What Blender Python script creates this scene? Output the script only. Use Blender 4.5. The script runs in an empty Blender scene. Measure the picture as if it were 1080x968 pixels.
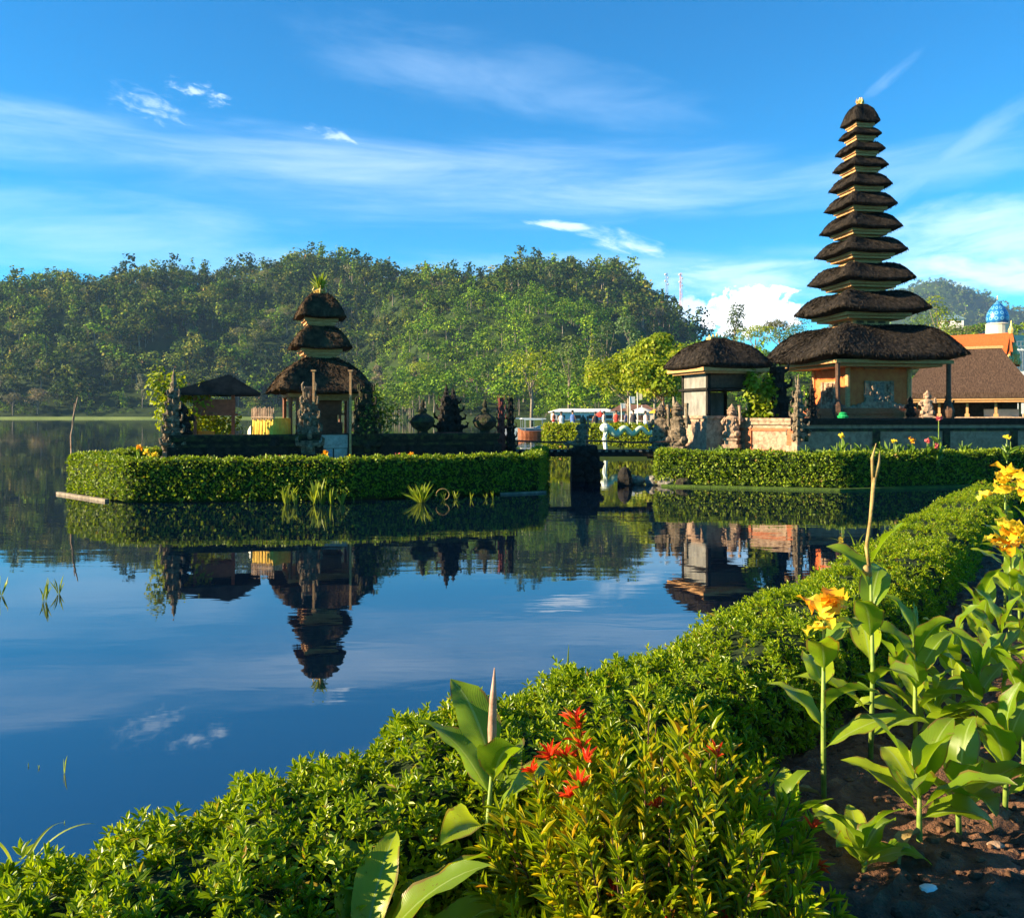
import bpy, math, random
import numpy as np
from mathutils import Vector, Matrix, Euler
R = math.radians
random.seed(7)
RNG = np.random.default_rng(11)

# ------------------------------------------------------------------ camera, sky, sun
scene = bpy.context.scene
COL = scene.collection
CAM_H, F, HOR = 2.4, 900.0, 437.5          # eye height, focal length in photo pixels, horizon row

cd = bpy.data.cameras.new('camera'); cam = bpy.data.objects.new('camera', cd); COL.objects.link(cam)
cam.location = (0, 0, CAM_H); cam.rotation_euler = (R(90), 0, 0)
cd.sensor_width = 36; cd.lens = F / 1080 * 36; cd.shift_y = -(484 - HOR) / 1080
cd.clip_start = 0.05; cd.clip_end = 12000
scene.camera = cam

SUN_EL, SUN_PHI = 21.0, 9.5
S = Vector((-math.cos(R(SUN_PHI)) * math.cos(R(SUN_EL)), -math.sin(R(SUN_PHI)) * math.cos(R(SUN_EL)), math.sin(R(SUN_EL))))
sl = bpy.data.lights.new('sun', 'SUN'); sl.energy = 5.0; sl.angle = R(0.5); sl.color = (1.0, 0.80, 0.50)
so = bpy.data.objects.new('sun', sl); COL.objects.link(so)
so.rotation_euler = S.to_track_quat('Z', 'Y').to_euler()

world = bpy.data.worlds.new('World'); scene.world = world; world.use_nodes = True
wt = world.node_tree; wn = wt.nodes; wl = wt.links
for n in list(wn): wn.remove(n)

class NG:
    """tiny node helper"""
    def __init__(s, tree): s.t = tree
    def n(s, kind, **kw):
        o = s.t.nodes.new(kind)
        for k, v in kw.items(): setattr(o, k, v)
        return o
    def l(s, a, b): s.t.links.new(a, b)
    def val(s, sock, v):
        if hasattr(v, 'links') or isinstance(v, bpy.types.NodeSocket): s.l(v, sock)
        else: sock.default_value = v
    def m(s, op, a, b=0.0, c=0.0, clamp=False):
        o = s.n('ShaderNodeMath', operation=op, use_clamp=clamp)
        s.val(o.inputs[0], a); s.val(o.inputs[1], b); s.val(o.inputs[2], c)
        return o.outputs[0]
    def mix(s, fac, a, b, blend='MIX'):
        o = s.n('ShaderNodeMix', data_type='RGBA', blend_type=blend)
        s.val(o.inputs[0], fac); s.val(o.inputs[6], a); s.val(o.inputs[7], b)
        return o.outputs[2]
    def ramp(s, fac, stops):
        o = s.n('ShaderNodeValToRGB'); e = o.color_ramp.elements
        while len(e) < len(stops): e.new(0.5)
        for i, (p, c) in enumerate(stops): e[i].position = p; e[i].color = c if len(c) == 4 else (*c, 1)
        s.l(fac, o.inputs[0]); return o.outputs[0]
    def noise(s, vec, scale, detail=4, rough=0.55, dist=0.0):
        o = s.n('ShaderNodeTexNoise'); o.inputs['Scale'].default_value = scale
        o.inputs['Detail'].default_value = detail; o.inputs['Roughness'].default_value = rough
        o.inputs['Distortion'].default_value = dist
        if vec is not None: s.l(vec, o.inputs['Vector'])
        return o.outputs[0]
    def mapping(s, vec, scale=(1, 1, 1), loc=(0, 0, 0), rot=(0, 0, 0)):
        o = s.n('ShaderNodeMapping'); o.inputs['Scale'].default_value = scale
        o.inputs['Location'].default_value = loc; o.inputs['Rotation'].default_value = rot
        s.l(vec, o.inputs['Vector']); return o.outputs[0]

g = NG(wt)
sky = g.n('ShaderNodeTexSky', sky_type='NISHITA'); sky.sun_disc = False
sky.sun_elevation = R(SUN_EL); sky.sun_rotation = math.atan2(S.x, S.y)
sky.altitude = 1200; sky.air_density = 1.0; sky.dust_density = 0.3; sky.ozone_density = 3.0
hs = g.n('ShaderNodeHueSaturation'); hs.inputs['Saturation'].default_value = 1.28; hs.inputs['Value'].default_value = 1.0
g.l(sky.outputs[0], hs.inputs['Color'])
tc = g.n('ShaderNodeTexCoord'); sx = g.n('ShaderNodeSeparateXYZ'); g.l(tc.outputs['Generated'], sx.inputs[0])
az = g.m('ARCTAN2', sx.outputs[0], sx.outputs[1]); el = g.m('ARCSINE', sx.outputs[2])
cb = g.n('ShaderNodeCombineXYZ'); g.l(az, cb.inputs[0]); g.l(el, cb.inputs[1]); AE = cb.outputs[0]
def aed(px, py): return math.atan((px - 540) / F), math.atan((HOR - py) / F * math.cos(math.atan((px - 540) / F)))
def cloud(px, py, rx, ry, rot, nscale, stretch, lo, hi, dens, det=6):
    """one cloud: an ellipse of sky (azimuth, elevation) broken up by stretched noise"""
    a, e = aed(px, py)
    mp = g.mapping(AE, (1, 1, 1), (-a, -e, 0))
    mr = g.n('ShaderNodeVectorRotate', rotation_type='Z_AXIS'); g.l(mp, mr.inputs['Vector']); mr.inputs['Angle'].default_value = R(rot)
    sc = g.mapping(mr.outputs[0], (F / rx, F / ry, 1))
    ln = g.n('ShaderNodeVectorMath', operation='LENGTH'); g.l(sc, ln.inputs[0])
    fall = g.m('SUBTRACT', 1.0, ln.outputs['Value'], clamp=True)
    fall = g.m('POWER', fall, 0.6)
    nz = g.noise(g.mapping(mr.outputs[0], (nscale / stretch, nscale, 1), (px * .37, py * .11, 0)), 1.0, det, 0.6, 0.4)
    v = g.m('MULTIPLY_ADD', fall, 0.55, nz)
    mr2 = g.n('ShaderNodeMapRange', interpolation_type='SMOOTHSTEP'); g.l(v, mr2.inputs[0])
    mr2.inputs[1].default_value = lo; mr2.inputs[2].default_value = hi; mr2.inputs[4].default_value = dens
    return g.m('MULTIPLY', mr2.outputs[0], g.m('MINIMUM', g.m('MULTIPLY', fall, 2.5), 1.0))
cl = [cloud(400, 190, 680, 58, 0.5, 22, 8, 0.60, 1.32, 0.45),
      cloud(900, 185, 260, 34, -2, 26, 7, 0.62, 1.20, 0.24),
      cloud(60, 240, 320, 46, -3, 24, 6, 0.62, 1.20, 0.30),
      cloud(160, 112, 66, 26, 12, 110, 2.6, 0.80, 1.3, 0.55),
      cloud(212, 98, 56, 16, 10, 110, 2.2, 0.86, 1.15, 0.50),
      cloud(352, 143, 50, 10, 12, 90, 3.0, 0.78, 1.10, 0.50),
      cloud(590, 238, 52, 7, 6, 80, 4.0, 0.66, 1.05, 0.6),
      cloud(655, 256, 80, 19, 17, 85, 3.0, 0.70, 1.25, 0.65),
      cloud(1060, 250, 180, 56, -4, 30, 4, 0.64, 1.15, 0.5),
      cloud(1050, 290, 150, 30, 3, 40, 3, 0.60, 1.10, 0.6),
      cloud(945, 75, 60, 9, -35, 60, 3.5, 0.74, 1.35, 0.22),
      cloud(1010, 160, 150, 22, -28, 30, 4, 0.70, 1.20, 0.22),
      cloud(520, 80, 300, 60, 8, 20, 4, 0.70, 1.30, 0.20),
      cloud(790, 295, 120, 34, 0, 30, 3, 0.60, 1.05, 0.5),
      cloud(792, 328, 72, 34, -3, 70, 1.2, 0.68, 0.84, 1.0),
      cloud(735, 330, 60, 28, 0, 60, 1.5, 0.68, 0.95, 0.65),
      cloud(380, 290, 800, 36, 0, 20, 6, 0.68, 1.15, 0.30)]
tot = cl[0]
for c in cl[1:]: tot = g.m('MAXIMUM', tot, c)
skyc = g.mix(1.0, hs.outputs[0], (0.27, 1.09, 1.17, 1), "MULTIPLY")
gg = g.n('ShaderNodeGamma'); gg.inputs[1].default_value = 1.0; g.l(skyc, gg.inputs[0])
ccol = g.mix(tot, (4.6, 6.4, 8.4, 1), (9.5, 9.5, 9.4, 1))
skyc = g.mix(tot, gg.outputs[0], ccol)
bg = g.n('ShaderNodeBackground'); bg.inputs[1].default_value = 0.060; g.l(skyc, bg.inputs[0])
wo = g.n('ShaderNodeOutputWorld'); g.l(bg.outputs[0], wo.inputs[0])

vs = scene.view_settings; vs.view_transform = 'Standard'; vs.look = 'None'; vs.exposure = 1.84; vs.gamma = 1; vs.use_curve_mapping = False
scene.render.engine = 'CYCLES'
scene.cycles.max_bounces = 6; scene.cycles.diffuse_bounces = 2; scene.cycles.glossy_bounces = 3; scene.cycles.volume_bounces = 0
scene.cycles.transmission_bounces = 3; scene.cycles.transparent_max_bounces = 6; scene.cycles.caustics_reflective = False; scene.cycles.caustics_refractive = False

# ------------------------------------------------------------------ helpers
def P(px, py, D): return Vector(((px - 540) / F * D, D, CAM_H + (HOR - py) / F * D))
def XY(px, D): return ((px - 540) / F * D, D)

def tag(o, label=None, cat=None, group=None, kind=None):
    if label: o['label'] = label
    if cat: o['category'] = cat
    if group: o['group'] = group
    if kind: o['kind'] = kind
    return o

def thing(name, label, cat, loc=(0, 0, 0), rz=0.0, group=None):
    o = bpy.data.objects.new(name, None); COL.objects.link(o)
    o.location = loc; o.rotation_euler = (0, 0, rz); o.empty_display_size = 0.2
    return tag(o, label, cat, group)

def copy_tree(o, parent=None):
    c = o.copy(); COL.objects.link(c); c.parent = parent
    for ch in o.children: copy_tree(ch, c)
    return c

class MB:
    """collects shapes and links them as ONE mesh object"""
    def __init__(s): s.V = []; s.Fc = []; s.n = 0; s.C = []; s.hascol = False
    def add(s, V, Fq, mi=0, col=None):
        V = np.asarray(V, float).reshape(-1, 3); Fq = np.asarray(Fq, int)
        if Fq.ndim == 1: Fq = Fq.reshape(1, -1)
        s.V.append(V); s.Fc.append((Fq + s.n, mi)); s.n += len(V)
        if col is not None: s.hascol = True; s.C.append(np.broadcast_to(np.asarray(col, float), (len(V), 3)))
        else: s.C.append(np.ones((len(V), 3)))
        return s
    def box(s, c, size, rz=0.0, mi=0, top=1.0, rx=0.0, ry=0.0):
        hx, hy, hz = size[0] / 2, size[1] / 2, size[2] / 2
        v = np.array([(-hx, -hy, -hz), (hx, -hy, -hz), (hx, hy, -hz), (-hx, hy, -hz),
                      (-hx * top, -hy * top, hz), (hx * top, -hy * top, hz), (hx * top, hy * top, hz), (-hx * top, hy * top, hz)])
        M = np.array(Euler((rx, ry, rz)).to_matrix())
        return s.add(v @ M.T + np.array(c), [(0, 3, 2, 1), (4, 5, 6, 7), (0, 1, 5, 4), (1, 2, 6, 5), (2, 3, 7, 6), (3, 0, 4, 7)], mi)
    def lathe(s, prof, c=(0, 0, 0), n=14, sq=None, rz=0.0, mi=0, jit=0.0, lift=0.0, sxy=(1, 1)):
        th = np.arange(n) / n * 2 * math.pi
        if sq: rr = 1.0 / (np.abs(np.cos(th)) ** sq + np.abs(np.sin(th)) ** sq) ** (1.0 / sq)
        else: rr = np.ones(n)
        V = []
        for kk_, (r, z) in enumerate(prof):
            j = 1 + (RNG.random(n) - .5) * jit
            zz = z + (lift[kk_] if hasattr(lift, '__len__') else lift) * r * (rr - 1)
            V.append(np.stack([np.cos(th) * rr * r * j * sxy[0], np.sin(th) * rr * r * j * sxy[1], np.full(n, 0.0) + zz], 1))
        V = np.concatenate(V); k = len(prof)
        ca, sa = math.cos(rz), math.sin(rz)
        V = np.stack([V[:, 0] * ca - V[:, 1] * sa, V[:, 0] * sa + V[:, 1] * ca, V[:, 2]], 1) + np.array(c)
        i = np.arange(n); j2 = (i + 1) % n
        Fq = np.concatenate([np.stack([a * n + i, a * n + j2, (a + 1) * n + j2, (a + 1) * n + i], 1) for a in range(k - 1)])
        s.add(V, Fq, mi)
        b = s.n - len(V)
        s.Fc.append((np.array([b + i[::-1]]), mi)); s.Fc.append((np.array([b + (k - 1) * n + i]), mi))
        return s
    def blob(s, c, r, n=10, mi=0, jit=0.0, m=6):
        rx, ry, rz_ = (r if hasattr(r, '__len__') else (r, r, r))
        pr = [(max(1e-3, math.sin(math.pi * t / m)), -math.cos(math.pi * t / m) * rz_) for t in range(m + 1)]
        return s.lathe(pr, c, n, mi=mi, jit=jit, sxy=(rx, ry))
    def tube(s, pts, radii, n=6, mi=0):
        pts = [Vector(p) for p in pts]
        if not hasattr(radii, '__len__'): radii = [radii] * len(pts)
        V = []
        up = Vector((0.1, 0.23, 1)).normalized()
        for k, p in enumerate(pts):
            d = (pts[min(k + 1, len(pts) - 1)] - pts[max(k - 1, 0)]).normalized()
            a = d.cross(up)
            if a.length < 0.1: a = d.cross(Vector((1, 0, 0)))
            a.normalize(); b = d.cross(a)
            for i in range(n):
                t = i / n * 2 * math.pi
                V.append(p + (a * math.cos(t) + b * math.sin(t)) * radii[k])
        i = np.arange(n); j2 = (i + 1) % n
        Fq = np.concatenate([np.stack([a * n + i, a * n + j2, (a + 1) * n + j2, (a + 1) * n + i], 1) for a in range(len(pts) - 1)])
        s.add([tuple(v) for v in V], Fq, mi)
        b = s.n - len(V)
        s.Fc.append((np.array([b + i[::-1]]), mi)); s.Fc.append((np.array([b + (len(pts) - 1) * n + i]), mi))
        return s
    def build(s, name, mats, parent=None, smooth=False):
        me = bpy.data.meshes.new(name)
        V = np.concatenate(s.V)
        me.vertices.add(len(V)); me.vertices.foreach_set('co', V.astype(np.float32).ravel())
        lt = np.concatenate([np.full(len(f), f.shape[1]) for f, _ in s.Fc])
        li = np.concatenate([f.ravel() for f, _ in s.Fc])
        mi = np.concatenate([np.full(len(f), m) for f, m in s.Fc])
        me.loops.add(len(li)); me.loops.foreach_set('vertex_index', li.astype(np.int32))
        me.polygons.add(len(lt)); ls = np.concatenate([[0], np.cumsum(lt)[:-1]])
        me.polygons.foreach_set('loop_start', ls.astype(np.int32)); me.polygons.foreach_set('loop_total', lt.astype(np.int32))
        me.polygons.foreach_set('material_index', mi.astype(np.int32))
        me.polygons.foreach_set('use_smooth', np.full(len(lt), bool(smooth)))
        me.update(calc_edges=True)
        if s.hascol:
            at = me.color_attributes.new('Kind', 'FLOAT_COLOR', 'POINT')
            C = np.concatenate(s.C); at.data.foreach_set('color', np.concatenate([C, np.ones((len(C), 1))], 1).astype(np.float32).ravel())
        if not isinstance(mats, (list, tuple)): mats = [mats]
        for m in mats: me.materials.append(m)
        o = bpy.data.objects.new(name, me); COL.objects.link(o); o.parent = parent
        return o

# ---- materials
def newmat(name):
    m = bpy.data.materials.new(name); m.use_nodes = True; t = m.node_tree
    for n in list(t.nodes): t.nodes.remove(n)
    return m, NG(t)
def surf(name, c1, c2, scale=3.0, rough=0.8, bump=0.3, stretch=(1, 1, 1), c3=None, bdist=0.02, detail=5, spec=0.3, metallic=0, lo=.35, hi=.65):
    m, q = newmat(name)
    tcn = q.n('ShaderNodeTexCoord'); v = q.mapping(tcn.outputs['Object'], stretch)
    nz = q.noise(v, scale, detail, 0.6, 0.2)
    stops = [(lo, c1), (hi, c2)] if c3 is None else [(lo, c1), ((lo + hi) / 2, c2), (hi, c3)]
    c = q.ramp(nz, stops)
    b = q.n('ShaderNodeBsdfPrincipled'); q.l(c, b.inputs['Base Color']); b.inputs['Roughness'].default_value = rough
    b.inputs['Specular IOR Level'].default_value = spec; b.inputs['Metallic'].default_value = metallic
    if bump:
        bp = q.n('ShaderNodeBump'); bp.inputs['Strength'].default_value = bump; bp.inputs['Distance'].default_value = bdist
        q.l(q.noise(v, scale * 4, 4, 0.7), bp.inputs['Height']); q.l(bp.outputs[0], b.inputs['Normal'])
    o = q.n('ShaderNodeOutputMaterial'); q.l(b.outputs[0], o.inputs[0]); return m
def leafm(name, c1, c2, c3=None, trans=0.35, rough=0.4, spec=0.4, attr=False, objrand=0.0, tcol=None, vein=False):
    m, q = newmat(name)
    ge = q.n('ShaderNodeNewGeometry')
    c = q.ramp(ge.outputs['Random Per Island'], [(0.0, c1), (1.0, c2)] if c3 is None else [(0.0, c1), (0.6, c2), (.965, c3), (1.0, (c3[0] * .8, c3[1] * .38, c3[2] * 2))])
    if attr:
        a = q.n('ShaderNodeVertexColor'); a.layer_name = 'Kind'
        c = q.mix(1.0, c, a.outputs[0], 'MULTIPLY')
    if objrand:
        oi = q.n('ShaderNodeObjectInfo'); h = q.n('ShaderNodeHueSaturation')
        h.inputs['Hue'].default_value = .5
        q.l(q.m('MULTIPLY_ADD', oi.outputs['Random'], objrand * .14, .5 - objrand * .10), h.inputs['Hue'])
        q.l(q.m('MULTIPLY_ADD', q.m('FRACT', q.m('MULTIPLY', oi.outputs['Random'], 7.3)), objrand * .9, 1 - objrand * .35), h.inputs['Value'])
        q.l(q.m('MULTIPLY_ADD', q.m('FRACT', q.m('MULTIPLY', oi.outputs['Random'], 17.7)), -objrand * .45, 1.05), h.inputs['Saturation'])
        q.l(c, h.inputs['Color']); c = h.outputs[0]
    if vein:
        uvn = q.n('ShaderNodeVertexColor'); uvn.layer_name = 'Kind'
        sp = q.n('ShaderNodeSeparateColor'); q.l(uvn.outputs[0], sp.inputs[0])
        # r = along the leaf, g = across (0..1), veins run obliquely from the midrib
        ac = q.m('ABSOLUTE', q.m('SUBTRACT', sp.outputs[1], .5))
        st = q.m('SINE', q.m('MULTIPLY', q.m('SUBTRACT', sp.outputs[0], q.m('MULTIPLY', ac, .45)), 260.0))
        rib = q.m('LESS_THAN', ac, .03)
        c = q.mix(q.m('MULTIPLY', q.m('MULTIPLY_ADD', st, .5, .5), .10), c, (.20, .30, .06, 1))
        c = q.mix(q.m('MULTIPLY', rib, .7), c, (.30, .40, .12, 1))
        nz = q.noise(q.n('ShaderNodeTexCoord').outputs['Object'], 6.0, 3)
        c = q.mix(q.ramp(nz, [(.55, (0, 0, 0)), (.8, (.7, .7, .7))]), c, (.20, .20, .03, 1))
        sp2 = q.noise(q.n('ShaderNodeTexCoord').outputs['Object'], 75.0, 2)
        spot = q.m('MULTIPLY', q.m('GREATER_THAN', sp2, .70), q.m('GREATER_THAN', nz, .48))
        c = q.mix(q.m('MULTIPLY', spot, .75), c, (.12, .06, .02, 1))
        edge = q.m('MULTIPLY', q.m('GREATER_THAN', ac, .44), q.m('GREATER_THAN', nz, .5))
        c = q.mix(q.m('MULTIPLY', edge, .7), c, (.18, .09, .03, 1))
    b = q.n('ShaderNodeBsdfPrincipled'); q.l(c, b.inputs['Base Color']); b.inputs['Roughness'].default_value = rough
    b.inputs['Specular IOR Level'].default_value = spec
    if vein:
        bp = q.n('ShaderNodeBump'); bp.inputs['Strength'].default_value = .2; bp.inputs['Distance'].default_value = .003
        q.l(st, bp.inputs['Height']); q.l(bp.outputs[0], b.inputs['Normal'])
    t = q.n('ShaderNodeBsdfTranslucent')
    q.l(q.mix(1.0, c, (1.5, 1.45, .5, 1) if tcol is None else tcol, 'MULTIPLY'), t.inputs[0])
    mx = q.n('ShaderNodeMixShader'); mx.inputs[0].default_value = trans; q.l(b.outputs[0], mx.inputs[1]); q.l(t.outputs[0], mx.inputs[2])
    o = q.n('ShaderNodeOutputMaterial'); q.l(mx.outputs[0], o.inputs[0]); return m

M = {}
M['thatch'] = surf('black_palm_thatch', (.007, .0065, .006), (.030, .024, .020), 5, 0.95, 1.0, (1.6, 1.6, .8), c3=(.085, .064, .048), bdist=.06, spec=.1, lo=.3, hi=.78)
M['thatch_moss'] = surf('mossy_palm_thatch', (.018, .013, .010), (.060, .038, .022), 4, 0.95, 1.0, (1, 1, .8), c3=(.12, .08, .045), bdist=.06, spec=.1, lo=.3, hi=.75)
M['gold_wood'] = surf('golden_carved_wood', (.40, .19, .07), (.56, .32, .14), 9, .6, .4, (1, 1, 3))
M['dark_wood'] = surf('dark_wood', (.05, .025, .015), (.12, .06, .035), 8, .7, .3)
M['red_wood'] = surf('reddish_wood', (.16, .05, .025), (.26, .10, .05), 8, .6, .3)
M['orange_wall'] = surf('orange_plaster', (.58, .115, .030), (.68, .18, .05), 5, .8, .2)
M['brick'] = surf('orange_brick', (.30, .085, .035), (.44, .15, .07), 9, .85, .5, (1, 1, 4))
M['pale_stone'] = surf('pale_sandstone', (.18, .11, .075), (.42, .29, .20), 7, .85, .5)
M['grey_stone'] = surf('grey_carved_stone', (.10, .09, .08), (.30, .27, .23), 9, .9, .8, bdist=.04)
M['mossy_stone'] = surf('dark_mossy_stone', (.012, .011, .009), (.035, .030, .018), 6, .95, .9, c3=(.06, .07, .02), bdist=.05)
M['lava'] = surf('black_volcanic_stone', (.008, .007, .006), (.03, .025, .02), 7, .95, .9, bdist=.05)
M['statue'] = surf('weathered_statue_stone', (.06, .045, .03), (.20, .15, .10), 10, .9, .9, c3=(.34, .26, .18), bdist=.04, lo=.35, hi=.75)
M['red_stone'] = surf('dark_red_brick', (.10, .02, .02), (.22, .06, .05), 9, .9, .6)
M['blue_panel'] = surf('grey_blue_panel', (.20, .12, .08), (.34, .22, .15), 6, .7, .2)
M['grey_cloth'] = surf('silver_grey_cladding', (.15, .14, .125), (.27, .255, .225), 4, .55, .2, (1, 1, .5))
M['gold_cloth'] = surf('golden_cloth', (.60, .33, .03), (.80, .50, .06), 5, .7, .2)
M['white'] = surf('white_paint', (.62, .60, .56), (.80, .78, .75), 4, .6, .1)
M['cream'] = surf('cream_plaster', (.55, .45, .34), (.68, .58, .45), 4, .7, .2)
M['gold'] = surf('gilded_ornament', (.55, .36, .10), (.75, .55, .20), 9, .4, .5, metallic=.3)
M['door_white'] = surf('whitewashed_door', (.30, .28, .26), (.5, .48, .44), 8, .7, .3)
M['soil'] = surf('dark_red_soil', (.05, .024, .014), (.16, .075, .042), 7, .95, 1.0, c3=(.28, .15, .09), bdist=.05, detail=8, lo=.3, hi=.75)
M['clod'] = surf('soil_clods', (.05, .024, .013), (.17, .085, .045), 6, .95, .8)
M['grass'] = surf('island_grass', (.03, .06, .008), (.08, .14, .015), 6, .9, .8, bdist=.05)
M['kerb'] = surf('weathered_kerb_stone', (.14, .11, .08), (.30, .25, .19), 6, .8, .3)
M['hillside'] = surf('hillside_undergrowth', (.010, .020, .008), (.030, .055, .012), .06, .95, 0)
M['metal'] = surf('grey_steel', (.25, .25, .25), (.4, .4, .4), 5, .4, .1, metallic=.6)
M['red_paint'] = surf('red_white_mast', (.5, .05, .03), (.7, .5, .45), .3, .5, 0)
M['bark'] = surf('pale_bark', (.14, .11, .08), (.34, .28, .21), 8, .9, .5, (1, 1, .3))
M['stem'] = surf('green_stem', (.12, .20, .03), (.26, .34, .07), 12, .5, .1)
M['drystem'] = surf('dry_stem', (.20, .12, .04), (.38, .28, .10), 16, .7, .3)
M['orange_tile'] = surf('orange_clay_tiles', (.34, .06, .012), (.46, .11, .022), 5, .7, .4, (8, 1, 1))
M['blue_tile'] = None
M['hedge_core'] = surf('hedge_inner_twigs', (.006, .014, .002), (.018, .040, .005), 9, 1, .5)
M['hedge_near'] = leafm('near_hedge_leaves', (.09, .16, .003), (.21, .30, .005), (.36, .42, .012), .38, .36, .4)
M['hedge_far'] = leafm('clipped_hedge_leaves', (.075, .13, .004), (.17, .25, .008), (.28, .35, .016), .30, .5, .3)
M['hedge_dark'] = leafm('dark_green_leaves', (.04, .08, .006), (.08, .14, .01), (.12, .19, .02), .25, .5, .3)  # darker green leaf colour, for the creeper and the low leafy clump
M['canna'] = leafm('canna_leaves', (.13, .22, .008), (.23, .34, .010), (.36, .44, .016), .48, .33, .5, vein=True)
M['bush'] = leafm('yellow_green_narrow_leaves', (.12, .19, .004), (.28, .34, .007), (.48, .36, .012), .42, .38, .5)
M['bush_red'] = leafm('red_young_leaves', (.55, .03, .015), (.75, .10, .02), None, .40, .4, .4, tcol=(1.3, .8, .6, 1))
M['yellow_petal'] = leafm('yellow_petals', (.88, .62, .03), (.92, .76, .08), None, .40, .5, .2, tcol=(1.1, 1.0, .6, 1))
M['orange_petal'] = leafm('orange_petals', (.88, .38, .015), (.90, .50, .03), None, .40, .5, .2, tcol=(1.1, .9, .6, 1))
M['pink_petal'] = leafm('pink_petals', (.65, .08, .10), (.75, .20, .20), None, .3, .5, .2, tcol=(1.1, .9, .8, 1))
M['forest'] = leafm('forest_leaves', (.024, .048, .006), (.066, .102, .011), (.12, .150, .018), .15, .8, .1, attr=True)
M['tree'] = leafm('tree_leaves', (.040, .075, .012), (.075, .125, .016), (.11, .16, .025), .25, .6, .2, objrand=.8)
M['tree_pale'] = leafm('pale_tree_leaves', (.10, .11, .05), (.15, .16, .07), (.20, .18, .09), .2, .7, .1, objrand=.7)
M['tree_bright'] = leafm('yellow_green_tree_leaves', (.12, .18, .006), (.22, .28, .010), (.33, .36, .018), .35, .5, .2)
M['reed'] = leafm('yellow_green_reeds', (.18, .24, .02), (.30, .36, .05), None, .4, .5, .3)

# ------------------------------------------------------------------ foliage generators (vectorised)
def nrm(a): return a / np.maximum(np.linalg.norm(a, axis=1, keepdims=True), 1e-9)
def leaves(mb, base, d, n, L, W, fold=.25, droop=.12, quad=False, mi=0, col=None):
    N = len(base); d = nrm(d); s_ = nrm(np.cross(d, n)); n = np.cross(s_, d)
    L = np.broadcast_to(L, (N,))[:, None]; W = np.broadcast_to(W, (N,))[:, None]
    tip = base + d * L - n * L * droop
    if quad:
        mid = base + d * L * .45
        V = np.stack([base, mid + s_ * W * .5, tip, mid - s_ * W * .5], 1).reshape(-1, 3)
        i = np.arange(N)[:, None] * 4
        mb.add(V, np.concatenate([i, i + 1, i + 2, i + 3], 1), mi, None if col is None else np.repeat(col, 4, 0))
    else:
        a = base + d * L * .3; b = base + d * L * .68 - n * L * droop * .3; up = n * W * fold
        V = np.stack([base, a + s_ * W * .5 + up, b + s_ * W * .38 + up, tip, b - s_ * W * .38 + up, a - s_ * W * .5 + up], 1).reshape(-1, 3)
        i = np.arange(N)[:, None] * 6
        mb.add(V, np.concatenate([np.concatenate([i, i + 1, i + 2, i + 3], 1), np.concatenate([i, i + 3, i + 4, i + 5], 1)]), mi,
               None if col is None else np.repeat(col, 6, 0))

def randdir(N, rng=RNG): return nrm(rng.normal(size=(N, 3)))

def hedge_strip(pts, w_in, z_top, z_out, z_in):
    """cross-section frames along an outer top edge; the hedge lies to the right-hand (inner) side of the path"""
    pts = np.array(pts, float); seg = np.diff(pts, axis=0); ln = np.linalg.norm(seg, axis=1); cum = np.concatenate([[0], np.cumsum(ln)])
    def frame(t):
        k = np.clip(np.searchsorted(cum, t, side='right') - 1, 0, len(seg) - 1)
        f = (t - cum[k]) / ln[k]; p = pts[k] + seg[k] * f[:, None]
        # smoothed normal
        dd = seg / ln[:, None]
        kk = np.clip(k + np.where(f > .5, 1, -1), 0, len(seg) - 1); w = np.abs(f - .5) * np.minimum(1, 1.0)
        wgt = np.where(f > .5, np.clip(1 - (1 - f) * ln[k] / .35, 0, 1), np.clip(1 - f * ln[k] / .35, 0, 1)) * .5
        d = dd[k] * (1 - wgt[:, None]) + dd[kk] * wgt[:, None]; d = d / np.linalg.norm(d, axis=1, keepdims=True)
        return p, d
    return cum[-1], frame

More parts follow.
